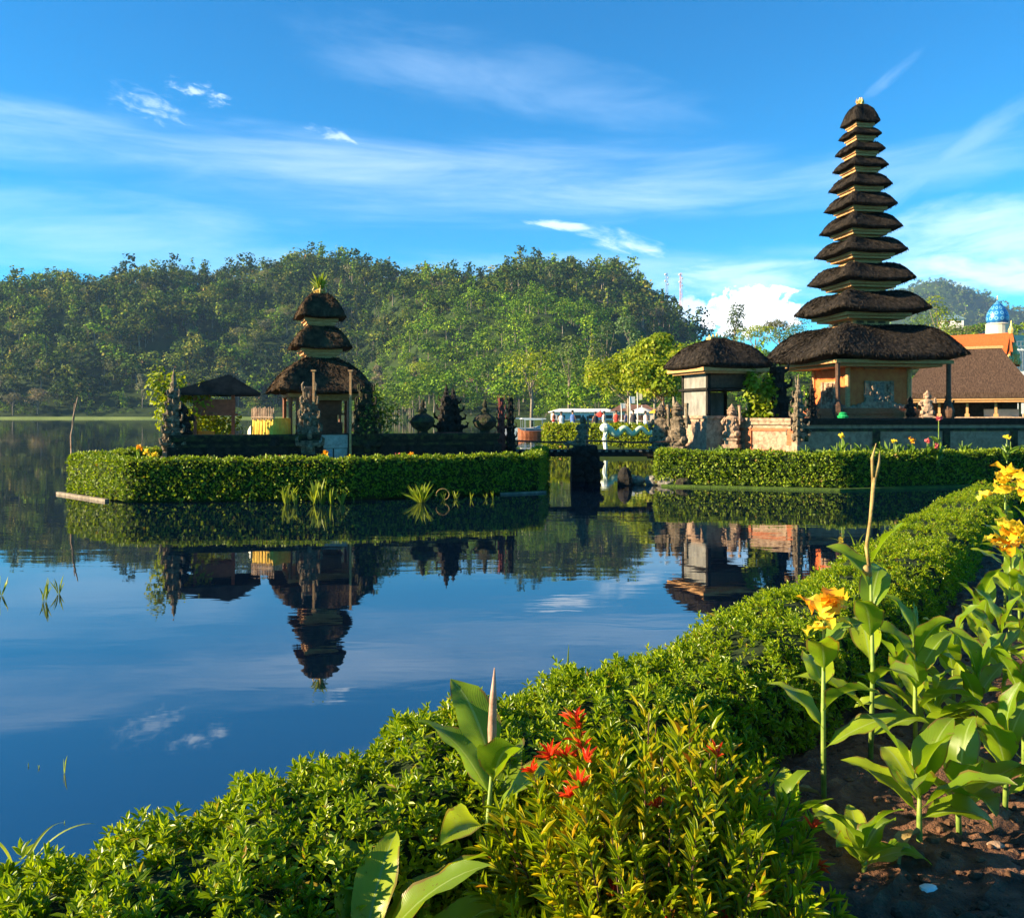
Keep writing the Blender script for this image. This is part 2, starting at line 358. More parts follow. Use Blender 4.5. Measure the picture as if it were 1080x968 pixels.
def hedge(name, label, pts, width, z_top, z_out, z_in, dens, size, mat, whorl=False, group=None, wob=.03, rnd=.10, density_fn=None, edge_noise=.03):
    root = thing(name, label, 'hedge', (0, 0, 0), 0, group)
    total, frame = hedge_strip(pts, width, z_top, z_out, z_in)
    per = (z_top - z_out) + width + (z_top - z_in)
    N = int(total * per * dens)
    t = RNG.random(N) * total; q = RNG.random(N) * per
    if density_fn is not None:
        p0, _ = frame(t); keep = RNG.random(N) < density_fn(p0); t = t[keep]; q = q[keep]; N = len(t)
    def section(t, q, inset=0.0):
        p, d = frame(t); nr = np.stack([d[:, 1], -d[:, 0]], 1)       # inner direction (right of the path)
        a = z_top - z_out
        wobz = wob * (np.sin(t * 2.1) + np.sin(t * 5.3 + 1) * .6 + np.sin(t * 11.7 + q * 9) * .4)
        off = np.where(q < a, 0, np.where(q < a + width, q - a, width)); z = np.where(q < a, z_out + q, np.where(q < a + width, z_top, z_top - (q - a - width)))
        # rounded shoulders
        s1 = np.clip(1 - np.abs(q - a) / (rnd * 1.6), 0, 1) ** 2 * rnd * .45
        s2 = np.clip(1 - np.abs(q - a - width) / (rnd * 1.6), 0, 1) ** 2 * rnd * .45
        off = off + s1 - s2; z = z - s1 - s2
        bul = edge_noise * (np.sin(t * 7.7 + z * 9) + np.sin(t * 17.3 - z * 13 + off * 11)) * .7
        side = np.where(q < a, -1.0, np.where(q < a + width, 0.0, 1.0))
        nn = np.zeros((len(t), 3)); nn[:, :2] = nr * side[:, None]; nn[:, 2] = (side == 0)
        e1 = np.clip(1 - np.abs(q - a) / rnd, 0, 1)[:, None]; e2 = np.clip(1 - np.abs(q - a - width) / rnd, 0, 1)[:, None]
        di = np.zeros((len(t), 3)); di[:, :2] = nr
        nn = nrm(nn + e1 * (np.array([0, 0, .8]) - di * .8) + e2 * (np.array([0, 0, .8]) + di * .8))
        off2 = off
        pos = np.zeros((len(t), 3)); pos[:, :2] = p + nr * off2[:, None]; pos[:, 2] = z + wobz * (z - z_out) / max(z_top - z_out, .1)
        return pos + nn * (bul[:, None] - inset), nn
    # core
    nt = max(4, int(total / .35)); nq = 16
    tt, qq = np.meshgrid(np.linspace(0.02, total - .02, nt), np.linspace(0, per, nq), indexing='ij')
    cp, _ = section(tt.ravel(), qq.ravel(), inset=max(.05, size * .9))
    i, j = np.meshgrid(np.arange(nt - 1), np.arange(nq - 1), indexing='ij'); a = (i * nq + j).ravel()
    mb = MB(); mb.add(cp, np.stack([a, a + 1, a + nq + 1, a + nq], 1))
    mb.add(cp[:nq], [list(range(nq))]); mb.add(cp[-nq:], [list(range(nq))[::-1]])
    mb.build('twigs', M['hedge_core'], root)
    pos, nn = section(t, q, 0.0)
    # end caps
    nc = int(width * (z_top - max(z_out, z_in)) * dens * 1.4)
    capP, capN = [], []
    for te, sgn in ((0.0, -1), (total, 1)):
        p, d = frame(np.full(nc, te)); nr = np.stack([d[:, 1], -d[:, 0]], 1)
        c = np.zeros((nc, 3)); o_ = RNG.random(nc) * width; c[:, :2] = p + nr * o_[:, None]; c[:, 2] = max(z_out, z_in) + RNG.random(nc) * (z_top - max(z_out, z_in))
        n3 = np.zeros((nc, 3)); n3[:, :2] = d * sgn; capP.append(c); capN.append(n3)
    pos = np.concatenate([pos] + capP); nn = np.concatenate([nn] + capN); N = len(pos)
    pos = pos - nn * (RNG.random(N) ** 1.5 * size * 1.2)[:, None]
    mb = MB()
    if whorl:
        size = size * np.where(np.hypot(pos[:, 0], pos[:, 1]) < 5.0, 1.1, 1.0)
        sh = nrm(nn + np.array([0, 0, .55]) + RNG.normal(size=(N, 3)) * .35)
        ex = RNG.random(N) ** 4
        tipp = pos + sh * (size * (.35 + 1.1 * ex))[:, None]
        K = 7
        u = nrm(np.cross(sh, randdir(N))); v = np.cross(sh, u)
        B, Dv, Nv, Ls = [], [], [], []
        for k in range(K):
            a_ = k * 2.4 + RNG.random(N) * .5
            rad = u * np.cos(a_)[:, None] + v * np.sin(a_)[:, None]
            open_ = 0.35 + 0.95 * (k / K) + RNG.normal(size=N) * .12
            dd = sh * np.cos(open_)[:, None] + rad * np.sin(open_)[:, None]
            B.append(tipp - sh * (size * .12 * k)[:, None]); Dv.append(dd); Nv.append(sh * np.sin(open_)[:, None] - rad * np.cos(open_)[:, None])
            Ls.append(size * (.55 + .55 * k / K) * (.75 + .5 * RNG.random(N)))
        B = np.concatenate(B); Dv = np.concatenate(Dv); Nv = np.concatenate(Nv); Ls = np.concatenate(Ls)
        leaves(mb, B, Dv, Nv, Ls, Ls * .40, .22, .12)
    else:
        d = nrm(nn * .55 + np.array([0, 0, .25]) + RNG.normal(size=(N, 3)) * .6)
        n_ = nrm(nn + RNG.normal(size=(N, 3)) * .55)
        Ls = size * (.6 + .8 * RNG.random(N)); leaves(mb, pos, d, n_, Ls, Ls * .6, quad=True)
    mb.build('foliage', mat, root)
    return root

def crown(rng, n, lobes, leaf, up=.25, gap=.15, flat=1.0):
    """lobes: list of (centre, radii). leaf clumps sit on and just inside lobe surfaces"""
    out = []
    wts = np.array([l[1][0] * l[1][2] for l in lobes]); wts = wts / wts.sum()
    which = rng.choice(len(lobes), n, p=wts)
    C = np.array([l[0] for l in lobes])[which]; Rr = np.array([l[1] for l in lobes])[which]
    dv = nrm(rng.normal(size=(n, 3))); dv[:, 2] = np.where(dv[:, 2] < -.35, -dv[:, 2], dv[:, 2])
    rad = 1 - gap * 2 * rng.random(n) ** 2 + .12 * rng.normal(size=n) * .6
    p = C + dv * Rr * rad[:, None]
    nn = nrm(dv + rng.normal(size=(n, 3)) * .5 + np.array([0, 0, up]))
    d = nrm(np.cross(nn, rng.normal(size=(n, 3))))
    L = leaf * (.6 + .8 * rng.random(n))
    return p, d, nn, L

def tree_protos(seed, kind):
    rng = np.random.default_rng(seed)
    if kind == 'round':
        H = 17; lobes = [((rng.normal() * 2.6, rng.normal() * 2.6, 8 + rng.random() * 6), (3.2 + rng.random() * 1.8,) * 2 + (2.6 + rng.random() * 1.2,)) for _ in range(8)]
        tr = [((0, 0, -3), (0.2, 0, 5), (0, 0, 10)), (.45, .35, .2)]
    elif kind == 'tall':
        H = 22; lobes = [((rng.normal() * 1.8, rng.normal() * 1.8, 10 + k * 1.5), (2.2 + rng.random() * 1.4,) * 2 + (1.8,)) for k in range(8)]
        tr = [((0, 0, -3), (0.3, 0, 6), (0, 0, 14)), (.40, .3, .15)]
    elif kind == 'spread':
        H = 15; lobes = [((4.5 * math.cos(a), 4.5 * math.sin(a), 9.5 + rng.random() * 3.5), (2.6 + rng.random(),) * 2 + (1.5,)) for a in np.arange(7) * .9 + rng.random()] + [((0, 0, 13), (3, 3, 1.8))]
        tr = [((0, 0, -3), (0.4, 0.2, 5), (0, 0, 10)), (.5, .35, .2)]
    else:   # conifer
        H = 20; lobes = [((rng.normal() * .3, rng.normal() * .3, 4 + k * 1.9), (3.4 - k * .37,) * 2 + (1.3,)) for k in range(9)]
        tr = [((0, 0, -3), (0, 0, 8), (0, 0, 20)), (.35, .25, .06)]
    return lobes, tr, H

# ------------------------------------------------------------------ terrain and hills
def interp(x, tab): return np.interp(x, [a for a, _ in tab], [b for _, b in tab])
RIDGE = [(-450, 300), (-200, 296), (0, 292), (60, 291), (100, 293), (130, 280), (160, 270), (235, 276), (260, 272), (300, 270), (360, 271), (420, 277), (460, 282), (500, 287), (530, 279), (560, 275), (600, 281),
         (640, 288), (670, 300), (700, 322), (730, 348), (760, 380), (820, 400), (900, 430), (1400, 432)]
SPUR = [(540, 440), (570, 428), (600, 408), (640, 392), (680, 380), (720, 374), (780, 372), (830, 366), (880, 362), (940, 352), (1000, 347), (1080, 342), (1400, 330)]
FARM = [(760, 430), (850, 365), (900, 325), (940, 303), (965, 296), (1000, 293), (1030, 303), (1060, 318), (1100, 328), (1250, 335), (1500, 350)]
SHORE = [(-450, 545), (300, 545), (420, 500), (450, 330), (560, 230), (575, 120), (600, 52), (700, 50), (1500, 50)]   # px -> distance of the shoreline
DR = 820.0
def sm(t): t = np.clip(t, 0, 1); return t * t * (3 - 2 * t)
def hills(px, D):
    x = (px - 540) / F * D
    zr = CAM_H + (HOR - interp(px, RIDGE)) / F * DR - 26
    df = interp(px, [(0, 545), (380, 545), (450, 420), (560, 350), (900, 350)])
    t = np.clip((D - df) / (DR - df), 0, 1)
    main = zr * (np.sin(t * math.pi / 2) ** 1.15) * np.where(D > DR, 1 - .5 * sm((D - DR) / 300), 1)
    main = main + (t > 0) * sm(t * 4) * sm((1.15 - t) * 3) * (7 * np.sin(x / 37 + D / 61) + 5 * np.sin(x / 17 - D / 23 + 2) + 3 * np.sin(x / 9 + D / 13))
    zs = CAM_H + (HOR - interp(px, SPUR)) / F * 310 - 5
    spur = zs * sm((D - 190) / 120) * np.where(D > 310, 1 - .3 * sm((D - 310) / 100), 1)
    terr = interp(px, [(400, 0), (450, 16), (600, 18), (700, 16), (1000, 10)]) * sm((D - 300) / 150) 
    zf = CAM_H + (HOR - interp(px, FARM)) / F * 2400 - 22
    far = zf * sm((D - 1700) / 700) * np.where(D > 2400, 1 - .5 * sm((D - 2400) / 400), 1)
    far = far + (far > 5) * 7 * (np.sin(x / 50 + D / 40) + np.sin(x / 23 + 1))* sm((far-5)/60)
    flat = .8 + .003 * D
    return np.maximum.reduce([main, spur, terr, far, flat * np.ones_like(D)])
def ground(px, D):
    sh = interp(px, SHORE)
    e = np.clip((D - sh) / (2 + .006 * D), -1, 1)
    z = hills(px, D)
    return np.where(e < 0, np.maximum(-2.0, e * 2.0), z * np.minimum(1, e + .0))
pxs = np.concatenate([np.arange(-450, 0, 30), np.arange(0, 1100, 7), np.arange(1100, 1500, 30)]).astype(float)
Ds = np.concatenate([np.arange(49, 60, 1.0), np.geomspace(60, 300, 50), np.arange(306, 1000, 8), np.arange(1000, 2800, 35), [3000, 3300]])
pp, dd = np.meshgrid(pxs, Ds, indexing='ij')
zz = ground(pp, dd)
V = np.stack([(pp - 540) / F * dd, dd, zz], -1).reshape(-1, 3)
nD = len(Ds); i, j = np.meshgrid(np.arange(len(pxs) - 1), np.arange(nD - 1), indexing='ij'); a = (i * nD + j).ravel()
mb = MB(); mb.add(V, np.stack([a, a + nD, a + nD + 1, a + 1], 1))
m_, q = newmat('terrain_ground')
geo = q.n('ShaderNodeNewGeometry'); nz = q.noise(geo.outputs['Position'], .03, 6)
nz2 = q.noise(geo.outputs['Position'], .35, 4)
c = q.mix(nz2, q.ramp(nz, [(.35, (.006, .013, .005)), (.7, (.020, .036, .008))]), (.035, .06, .010, 1))
b = q.n('ShaderNodeBsdfPrincipled'); q.l(c, b.inputs['Base Color']); b.inputs['Roughness'].default_value = .95
b.inputs['Specular IOR Level'].default_value = .1
o_ = q.n('ShaderNodeOutputMaterial'); q.l(b.outputs[0], o_.inputs[0])
tag(mb.build('hills', m_, smooth=True), kind='structure')

# grassy strip along the far shore
mb = MB()
for k in range(60):
    p0 = -60 + k * 8.5; D = 543
    a0 = XY(p0, D); a1 = XY(p0 + 8.5, D)
    mb.add([(a0[0], D, -.5), (a1[0], D, -.5), (a1[0], D + 1.5, .9), (a0[0], D + 1.5, .9)], [0, 1, 2, 3])
    mb.add([(a0[0], D + 1.5, .9), (a1[0], D + 1.5, .9), (a1[0], D + 6, 1.2), (a0[0], D + 6, 1.2)], [0, 1, 2, 3])
tag(mb.build('shore_meadow', surf('shore_meadow_grass', (.10, .15, .03), (.17, .22, .05), .05, .9, 0)), kind='structure')

# ------------------------------------------------------------------ water
m_, q = newmat('lake_water')
geo = q.n('ShaderNodeNewGeometry')
cdn = q.n('ShaderNodeVectorMath', operation='LENGTH'); q.l(geo.outputs['Position'], cdn.inputs[0])
v1 = q.mapping(geo.outputs['Position'], (.7, 2.2, 1))
h1 = q.noise(v1, .8, 3, .5, .3); h2 = q.noise(v1, .14, 2, .5)
patch = q.ramp(q.noise(q.mapping(geo.outputs['Position'], (.03, .09, 1)), 1.0, 3), [(.38, (.15, .15, .15)), (.62, (1, 1, 1))])
h3 = q.noise(q.mapping(geo.outputs['Position'], (3, 7, 1)), 1.0, 2)
hh = q.m('ADD', q.m('ADD', q.m('MULTIPLY', h1, .030), q.m('MULTIPLY', h2, .05)), q.m('MULTIPLY', h3, .0016))
bp = q.n('ShaderNodeBump'); bp.inputs['Distance'].default_value = 1.0; q.l(hh, bp.inputs['Height'])
q.l(q.m('MULTIPLY', patch, .14), bp.inputs['Strength'])
b = q.n('ShaderNodeBsdfPrincipled'); b.inputs['Base Color'].default_value = (.001, .005, .014, 1); b.inputs['Roughness'].default_value = .015
b.inputs['IOR'].default_value = 3.2; b.inputs['Specular IOR Level'].default_value = .5
q.l(bp.outputs[0], b.inputs['Normal'])
o_ = q.n('ShaderNodeOutputMaterial'); q.l(b.outputs[0], o_.inputs[0])
mb = MB(); mb.add([(-1500, -60, 0), (1500, -60, 0), (1500, 900, 0), (-1500, 900, 0)], [0, 1, 2, 3])
tag(mb.build('lake_water', m_), kind='structure')

# ------------------------------------------------------------------ forest on the hills (one mass) + the trees that stand out of it
def tint(rng, u):
    pal = np.array([(.8, .85, .9), (.45, .62, .8), (1.7, 1.35, 1.3), (2.3, 1.6, 2.0), (1.9, 2.1, .9), (.35, .5, .7), (2.5, 2.1, 2.0), (1.2, 1.3, .7)])
    return pal[rng.choice(len(pal), p=[.22, .17, .13, .07, .15, .12, .05, .09])] * (.8 + .5 * rng.random())
def scatter_forest(name, n, pxr, Dr_, scale, nleaf, leaf, seed, kinds, tfn=tint, minz=3.0, sink=2.0):
    rng = np.random.default_rng(seed); protos = []
    for k in kinds:
        for s_ in range(3):
            lobes, tr, H = tree_protos(seed * 10 + s_ + len(protos), k); protos.append(crown(rng, nleaf, lobes, leaf) + (tr,))
    mb = MB(); tb = MB()
    cnt = 0
    while cnt < n:
        px = rng.uniform(*pxr); D = math.sqrt(rng.uniform(Dr_[0] ** 2, Dr_[1] ** 2))
        z = float(hills(np.array([px]), np.array([D]))[0])
        if z < minz: 
            if rng.random() < .9: cnt += .02; continue
        x = (px - 540) / F * D; s = scale * (.55 + 1.0 * rng.random() ** 2.2); a_ = rng.random() * 6.28
        p, d, nn, L, tr = protos[rng.integers(len(protos))]
        ca, sa = math.cos(a_), math.sin(a_); Rm = np.array([[ca, -sa, 0], [sa, ca, 0], [0, 0, 1]])
        leaves(mb, (p * s) @ Rm.T + np.array([x, D, z - sink]), d @ Rm.T, nn @ Rm.T, L * s, L * s * .8, quad=True, col=np.broadcast_to(tfn(rng, px), (len(p), 3)))
        if rng.random() < .55:
            tb.tube([(x + a * s, D + b * s, z - sink + c_ * s) for a, b, c_ in tr[0]], [r * s for r in tr[1]], 4)
        cnt += 1
    mb.Fc += [(f + mb.n, 1) for f, _ in tb.Fc]; mb.V += tb.V; mb.C += tb.C; mb.n += tb.n
    return tag(mb.build(name, [M['forest'], M['bark']]), kind='stuff')
scatter_forest('forest', 5200, (-260, 800), (558, 850), .92, 135, 1.6, 3, ['round', 'tall', 'spread', 'round', 'conifer'])
scatter_forest('far_forest', 4200, (800, 1250), (1850, 2450), .62, 30, 4.6, 5, ['round', 'tall'])
def tint_b(rng, u):
    pal = np.array([(1.6, 2.0, .8), (2.2, 2.5, .8), (1.1, 1.5, .8), (1.3, 1.6, 1.0), (2.6, 2.6, 1.0), (.8, 1.1, .7)])
    return pal[rng.choice(len(pal))] * (.8 + .5 * rng.random())
scatter_forest('slope_woods', 900, (365, 640), (330, 575), .62, 140, 1.4, 8, ['round', 'tall', 'spread'], tint_b, 2.0, 1)
scatter_forest('spur_undergrowth', 900, (560, 1250), (185, 330), .34, 170, 1.5, 9, ['round', 'spread', 'tall'], tint_b, 2.0, 1)
def tint_s(rng, u): return np.array([(1.6, 1.9, 1.1), (1.1, 1.4, .9), (2.0, 2.1, 1.3)])[rng.choice(3)] * (.8 + .5 * rng.random())
scatter_forest('shore_shrubs', 260, (-60, 560), (548, 566), .30, 60, 2.2, 12, ['round', 'tall'], tint_s, -5, 1)

def make_tree(name, label, kind, seed, nleaf, leaf, mat, group=None, H=None, cat='tree', trunkmat=None, limbs=True):
    rng = np.random.default_rng(seed); lobes, tr, h0 = tree_protos(seed, kind)
    root = thing(name, label, cat, group=group)
    s = 1.0 if H is None else H / h0
    tb = MB(); tb.tube([(a * s, b * s, c_ * s) for a, b, c_ in tr[0]], [r * s for r in tr[1]], 7)
    if limbs:
        for (c_, r_) in lobes[:8]:
            st = Vector((0, 0, c_[2] * .55)); en = Vector(c_)
            mid = (st + en) / 2 + Vector((0, 0, -.4)); tb.tube([st * s, mid * s, en * s], [.16 * s, .11 * s, .04 * s], 4)
    tb.build('trunk', trunkmat or M['bark'], root, smooth=True)
    p, d, nn, L = crown(rng, nleaf, lobes, leaf / s); mb = MB(); leaves(mb, p * s, d, nn, L * s, L * s * .75, quad=True)
    mb.build('crown', mat, root)
    return root
protoH = [make_tree('broadleaf_tree', None, 'round', 51, 420, 1.0, M['tree_pale']), make_tree('slender_tree', None, 'tall', 52, 420, 1.0, M['tree']),
          make_tree('spreading_tree', None, 'spread', 53, 380, 1.0, M['tree_pale']), make_tree('leafy_tree', None, 'round', 54, 420, 1.0, M['tree']), make_tree('ridge_conifer', None, 'conifer', 55, 420, .9, M['tree'])]
labsH = ['pale broad-crowned tree standing out of the hillside forest', 'slender pale-trunked tree standing out of the hillside forest',
         'spreading flat-crowned tree standing out of the hillside forest', 'leafy round green tree standing out of the hillside forest', 'pointed conifer standing on the wooded ridge against the sky']
rng = np.random.default_rng(77); usedH = [False] * 5
for k in range(170):
    ridge = k >= 115
    if ridge: px = rng.uniform(-40, 735); D = DR - rng.uniform(0, 25); kk = 4 if rng.random() < .55 else 1
    else: px = rng.uniform(-20, 720); D = math.sqrt(rng.uniform(565 ** 2, 800 ** 2)); kk = int(rng.integers(4))
    z = float(hills(np.array([px]), np.array([D]))[0])
    o = protoH[kk] if not usedH[kk] else copy_tree(protoH[kk]); usedH[kk] = True
    o.location = ((px - 540) / F * D, D, z - 1.0); s = rng.uniform(.6, 1.0) * (.9 if ridge else 1); o.scale = (s, s, s); o.rotation_euler.z = rng.random() * 6.28
    tag(o, labsH[kk], 'tree', ['pale broadleaf trees of the hillside forest', 'slender trees of the hillside forest', 'spreading trees of the hillside forest', 'green round trees of the hillside forest', 'conifers along the ridge'][kk])
#@@PART2
# ------------------------------------------------------------------ air
HZ = MB(); HZ.box((0, 1650, 208), (4200, 3500, 424))
hm, q = newmat('haze_air')
pv = q.n('ShaderNodeVolumePrincipled'); pv.inputs['Color'].default_value = (.36, .60, 1.0, 1); pv.inputs['Density'].default_value = .00008
pv.inputs['Anisotropy'].default_value = .0
o_ = q.n('ShaderNodeOutputMaterial'); q.l(pv.outputs[0], o_.inputs['Volume'])
tag(HZ.build('haze', hm), kind='stuff')

# ------------------------------------------------------------------ grounds
def slab(name, poly, z0, z1, mat, kind='structure'):
    n = len(poly); mb = MB()
    mb.add([(x, y, z1) for x, y in poly], [list(range(n))])
    Vv = [(x, y, z0) for x, y in poly] + [(x, y, z1) for x, y in poly]
    mb.add(Vv, [(i, (i + 1) % n, n + (i + 1) % n, n + i) for i in range(n)])
    return tag(mb.build(name, mat), kind=kind)
IA, IB, IC, ID, IE = (-13.5, 25.9), (-10.64, 23.35), (-4.6, 23.95), (.9, 26.5), (1.35, 31.6)
IF_, IG = (-8, 35.0), (-13.4, 31.5)
slab('island_ground', [(-13.3, 26.0), (-10.6, 23.6), (-4.6, 24.2), (.75, 26.7), (1.3, 31.6), (-8, 34.9), (-13.3, 31.4)], -1, .55, M['grass'])
slab('temple_ground', [(5.0, 28.9), (10.3, 27.5), (17.3, 29.7), (30, 33), (40, 52), (8.8, 52), (8.2, 48), (6.2, 36), (5.15, 31)], -1, .80, M['grass'])

slab('bank_edge', [(5.0, 28.55), (6.2, 28.05), (10.3, 26.8), (17.5, 29.0), (26, 32.1), (26, 32.6), (17.4, 29.6), (10.3, 27.4), (6.2, 28.6), (5.1, 29.2)], -1, .07, M['grass'])
# ------------------------------------------------------------------ generic carved pieces
def ornate_tower(name, label, cat, loc, h, w, rz, levels=5, mat='lava', mat2='mossy_stone', horns=True, group=None, seed=1, spire=True):
    rg = random.Random(seed); root = thing(name, label, cat, loc, rz, group)
    b = MB(); b.box((0, 0, h * .09), (w * 1.15, w * 1.15, h * .18)); b.box((0, 0, h * .20), (w * .95, w * .95, h * .05))
    b.build('pedestal', M[mat2], root)
    s = MB(); z = h * .225; hh = h * (.775 if not spire else .55) / levels
    for k in range(levels):
        ww = w * (1.0 - .62 * k / levels)
        s.box((0, 0, z + hh * .3), (ww * .72, ww * .72, hh * .6)); s.box((0, 0, z + hh * .72), (ww * .95, ww * .95, hh * .22)); s.box((0, 0, z + hh * .92), (ww * .78, ww * .78, hh * .15))
        for i in range(4):
            a = i * math.pi / 2 + math.pi / 4; c_, s_ = math.cos(a), math.sin(a); r = ww * .62
            if horns:
                s.tube([(c_ * r * .8, s_ * r * .8, z + hh * .6), (c_ * r * 1.2, s_ * r * 1.2, z + hh * .75), (c_ * r * 1.3, s_ * r * 1.3, z + hh * 1.15), (c_ * r * 1.08, s_ * r * 1.08, z + hh * 1.35)], [ww * .10, ww * .10, ww * .07, .006], 5)
            a -= math.pi / 4; c_, s_ = math.cos(a), math.sin(a)
            s.blob((c_ * ww * .42, s_ * ww * .42, z + hh * .45), (ww * .16, ww * .16, hh * .38), 7, jit=.25, m=5)
        for i in range(7):
            a = rg.random() * 6.28; s.blob((math.cos(a) * ww * .45, math.sin(a) * ww * .45, z + hh * rg.random()), ww * .09, 6, jit=.3, m=4)
        z += hh
    s.build('carving', M[mat], root)
    if spire:
        p = MB(); p.lathe([(w * .2, z), (w * .24, z + h * .02), (w * .13, z + h * .05), (w * .17, z + h * .08), (w * .09, z + h * .11), (w * .11, z + h * .14), (w * .045, z + h * .18), (.01, h * 1.0)], n=8, jit=.15)
        p.build('finial', M[mat], root)
    return root

def guardian(name, label, loc, h, rz, mat='statue', group=None, seed=3, club=True, pedestal=True):
    rg = random.Random(seed); root = thing(name, label, 'statue', loc, rz, group)
    z0 = 0
    if pedestal:
        b = MB(); b.box((0, 0, h * .04), (h * .36, h * .36, h * .08)); b.box((0, 0, h * .13), (h * .27, h * .27, h * .10)); b.box((0, 0, h * .20), (h * .33, h * .33, h * .045))
        b.build('pedestal', M[mat], root); z0 = h * .22
    H = h - z0; f = MB()
    f.lathe([(H * .19, z0), (H * .21, z0 + H * .05), (H * .17, z0 + H * .14), (H * .20, z0 + H * .24), (H * .21, z0 + H * .36), (H * .16, z0 + H * .46), (H * .17, z0 + H * .53), (H * .19, z0 + H * .6), (H * .10, z0 + H * .66), (H * .07, z0 + H * .68)], n=12, jit=.14, sxy=(1, .8))
    f.blob((0, -H * .02, z0 + H * .74), (H * .11, H * .115, H * .10), 10, jit=.08)
    f.blob((0, -H * .13, z0 + H * .73), (H * .035, H * .04, H * .03), 6, m=4)
    for s_ in (-1, 1):
        f.blob((s_ * H * .12, 0, z0 + H * .74), (H * .03, H * .05, H * .07), 6, m=4)
        f.blob((s_ * H * .045, -H * .105, z0 + H * .765), H * .02, 6, m=4)
        f.blob((s_ * H * .17, -H * .04, z0 + H * .13), (H * .10, H * .15, H * .10), 8, jit=.1)
    f.lathe([(H * .13, z0 + H * .79), (H * .15, z0 + H * .82), (H * .10, z0 + H * .85), (H * .11, z0 + H * .88), (H * .06, z0 + H * .92), (.01, z0 + H)], n=9, jit=.15)
    f.tube([(-H * .17, 0, z0 + H * .58), (-H * .28, -H * .02, z0 + H * .46), (-H * .20, -H * .15, z0 + H * .40)], [H * .07, H * .055, H * .04], 7)
    f.tube([(H * .17, 0, z0 + H * .58), (H * .29, -H * .03, z0 + H * .52), (H * .26, -H * .10, z0 + H * .68)], [H * .07, H * .055, H * .04], 7)
    for _ in range(46):
        a = rg.random() * 6.28; zz0 = rg.random(); rr0 = H * (.19 if zz0 < .62 else .11)
        f.blob((math.cos(a) * rr0, math.sin(a) * rr0 * .8, z0 + H * zz0 * .86), (H * rg.uniform(.02, .045),) * 2 + (H * rg.uniform(.02, .05),), 6, jit=.35, m=4)
    f.build('figure', M[mat], root)
    if club:
        c = MB(); c.tube([(H * .26, -H * .11, z0 + H * .40), (H * .26, -H * .11, z0 + H * .72), (H * .25, -H * .10, z0 + H * .95)], [H * .025, H * .035, H * .055], 7); c.build('club', M[mat], root)
    return root

def thatch_profile(top_r, half, z_e, z_t, bulge=.5, thick=.16):
    """outer profile of a thatched tier from the underside up to the neck"""
    pr = [(half * .60, z_e + .02), (half * .86, z_e - .01), (half * .965, z_e + .02 + thick * .15), (half, z_e + thick * .45), (half * .99, z_e + thick * .8)]
    N = 7
    for k in range(1, N + 1):
        t = k / N
        r = half * .98 + (top_r - half * .98) * t
        z = z_e + thick * .8 + (z_t - z_e - thick * .8) * (t + bulge * .55 * math.sin(math.pi * t) * (1 - .35 * t))
        pr.append((r, z))
    return pr
def thatch_lift(prof, base, hump):
    n = len(prof) - 5
    return [base] * 5 + [base + hump * math.sin(math.pi * min(1, (k + 1) / n * 1.02)) for k in range(n)]
def thatch_roof(mb, half, z_e, z_t, top_r, lift=.10, bulge=.5, thick=.16, n=48, sq=11.0, c=(0, 0, 0), sxy=(1, 1), jit=.012, mi=0, hump=.45):
    pr_ = thatch_profile(top_r, half, z_e, z_t, bulge, thick)
    mb.lathe(pr_, c, n, sq=sq, lift=thatch_lift(pr_, lift, hump), jit=jit, sxy=sxy, mi=mi)

def straw(mb, half, z_e, z_t, top_r, bulge, thick, n, sq=11.0, lift=.17, sxy=(1, 1), L=.16, mi=0):
    pr0 = thatch_profile(top_r, half, z_e, z_t, bulge, thick); lf = np.array(thatch_lift(pr0, lift, .45))[3:]; pr = np.array(pr0[3:])
    t = RNG.random(n) ** .8 * (len(pr) - 1.001); k = t.astype(int); f = (t - k)[:, None]
    rz_ = pr[k] * (1 - f) + pr[k + 1] * f; th = RNG.random(n) * 2 * math.pi
    rr = 1.0 / (np.abs(np.cos(th)) ** sq + np.abs(np.sin(th)) ** sq) ** (1.0 / sq)
    ct, st = np.cos(th) * rr * sxy[0], np.sin(th) * rr * sxy[1]
    pos = np.stack([ct * rz_[:, 0], st * rz_[:, 0], rz_[:, 1] + (lf[k] * (1 - f[:, 0]) + lf[k + 1] * f[:, 0]) * rz_[:, 0] * (rr - 1)], 1)
    dn = pr[k] - pr[k + 1]; dn = dn / np.linalg.norm(dn, axis=1, keepdims=True)
    rad = np.stack([ct, st, 0 * ct], 1); rad = nrm(rad)
    d = rad * dn[:, :1] + np.array([0, 0, 1]) * dn[:, 1:]; nn = rad * -dn[:, 1:] + np.array([0, 0, 1]) * dn[:, :1]
    d = nrm(d + RNG.normal(size=(n, 3)) * .22 + nn * .12); Ls = L * (.5 + RNG.random(n))
    leaves(mb, pos - d * Ls[:, None] * .5, d, nrm(nn + RNG.normal(size=(n, 3)) * .4), Ls, Ls * .22, quad=True, mi=mi)

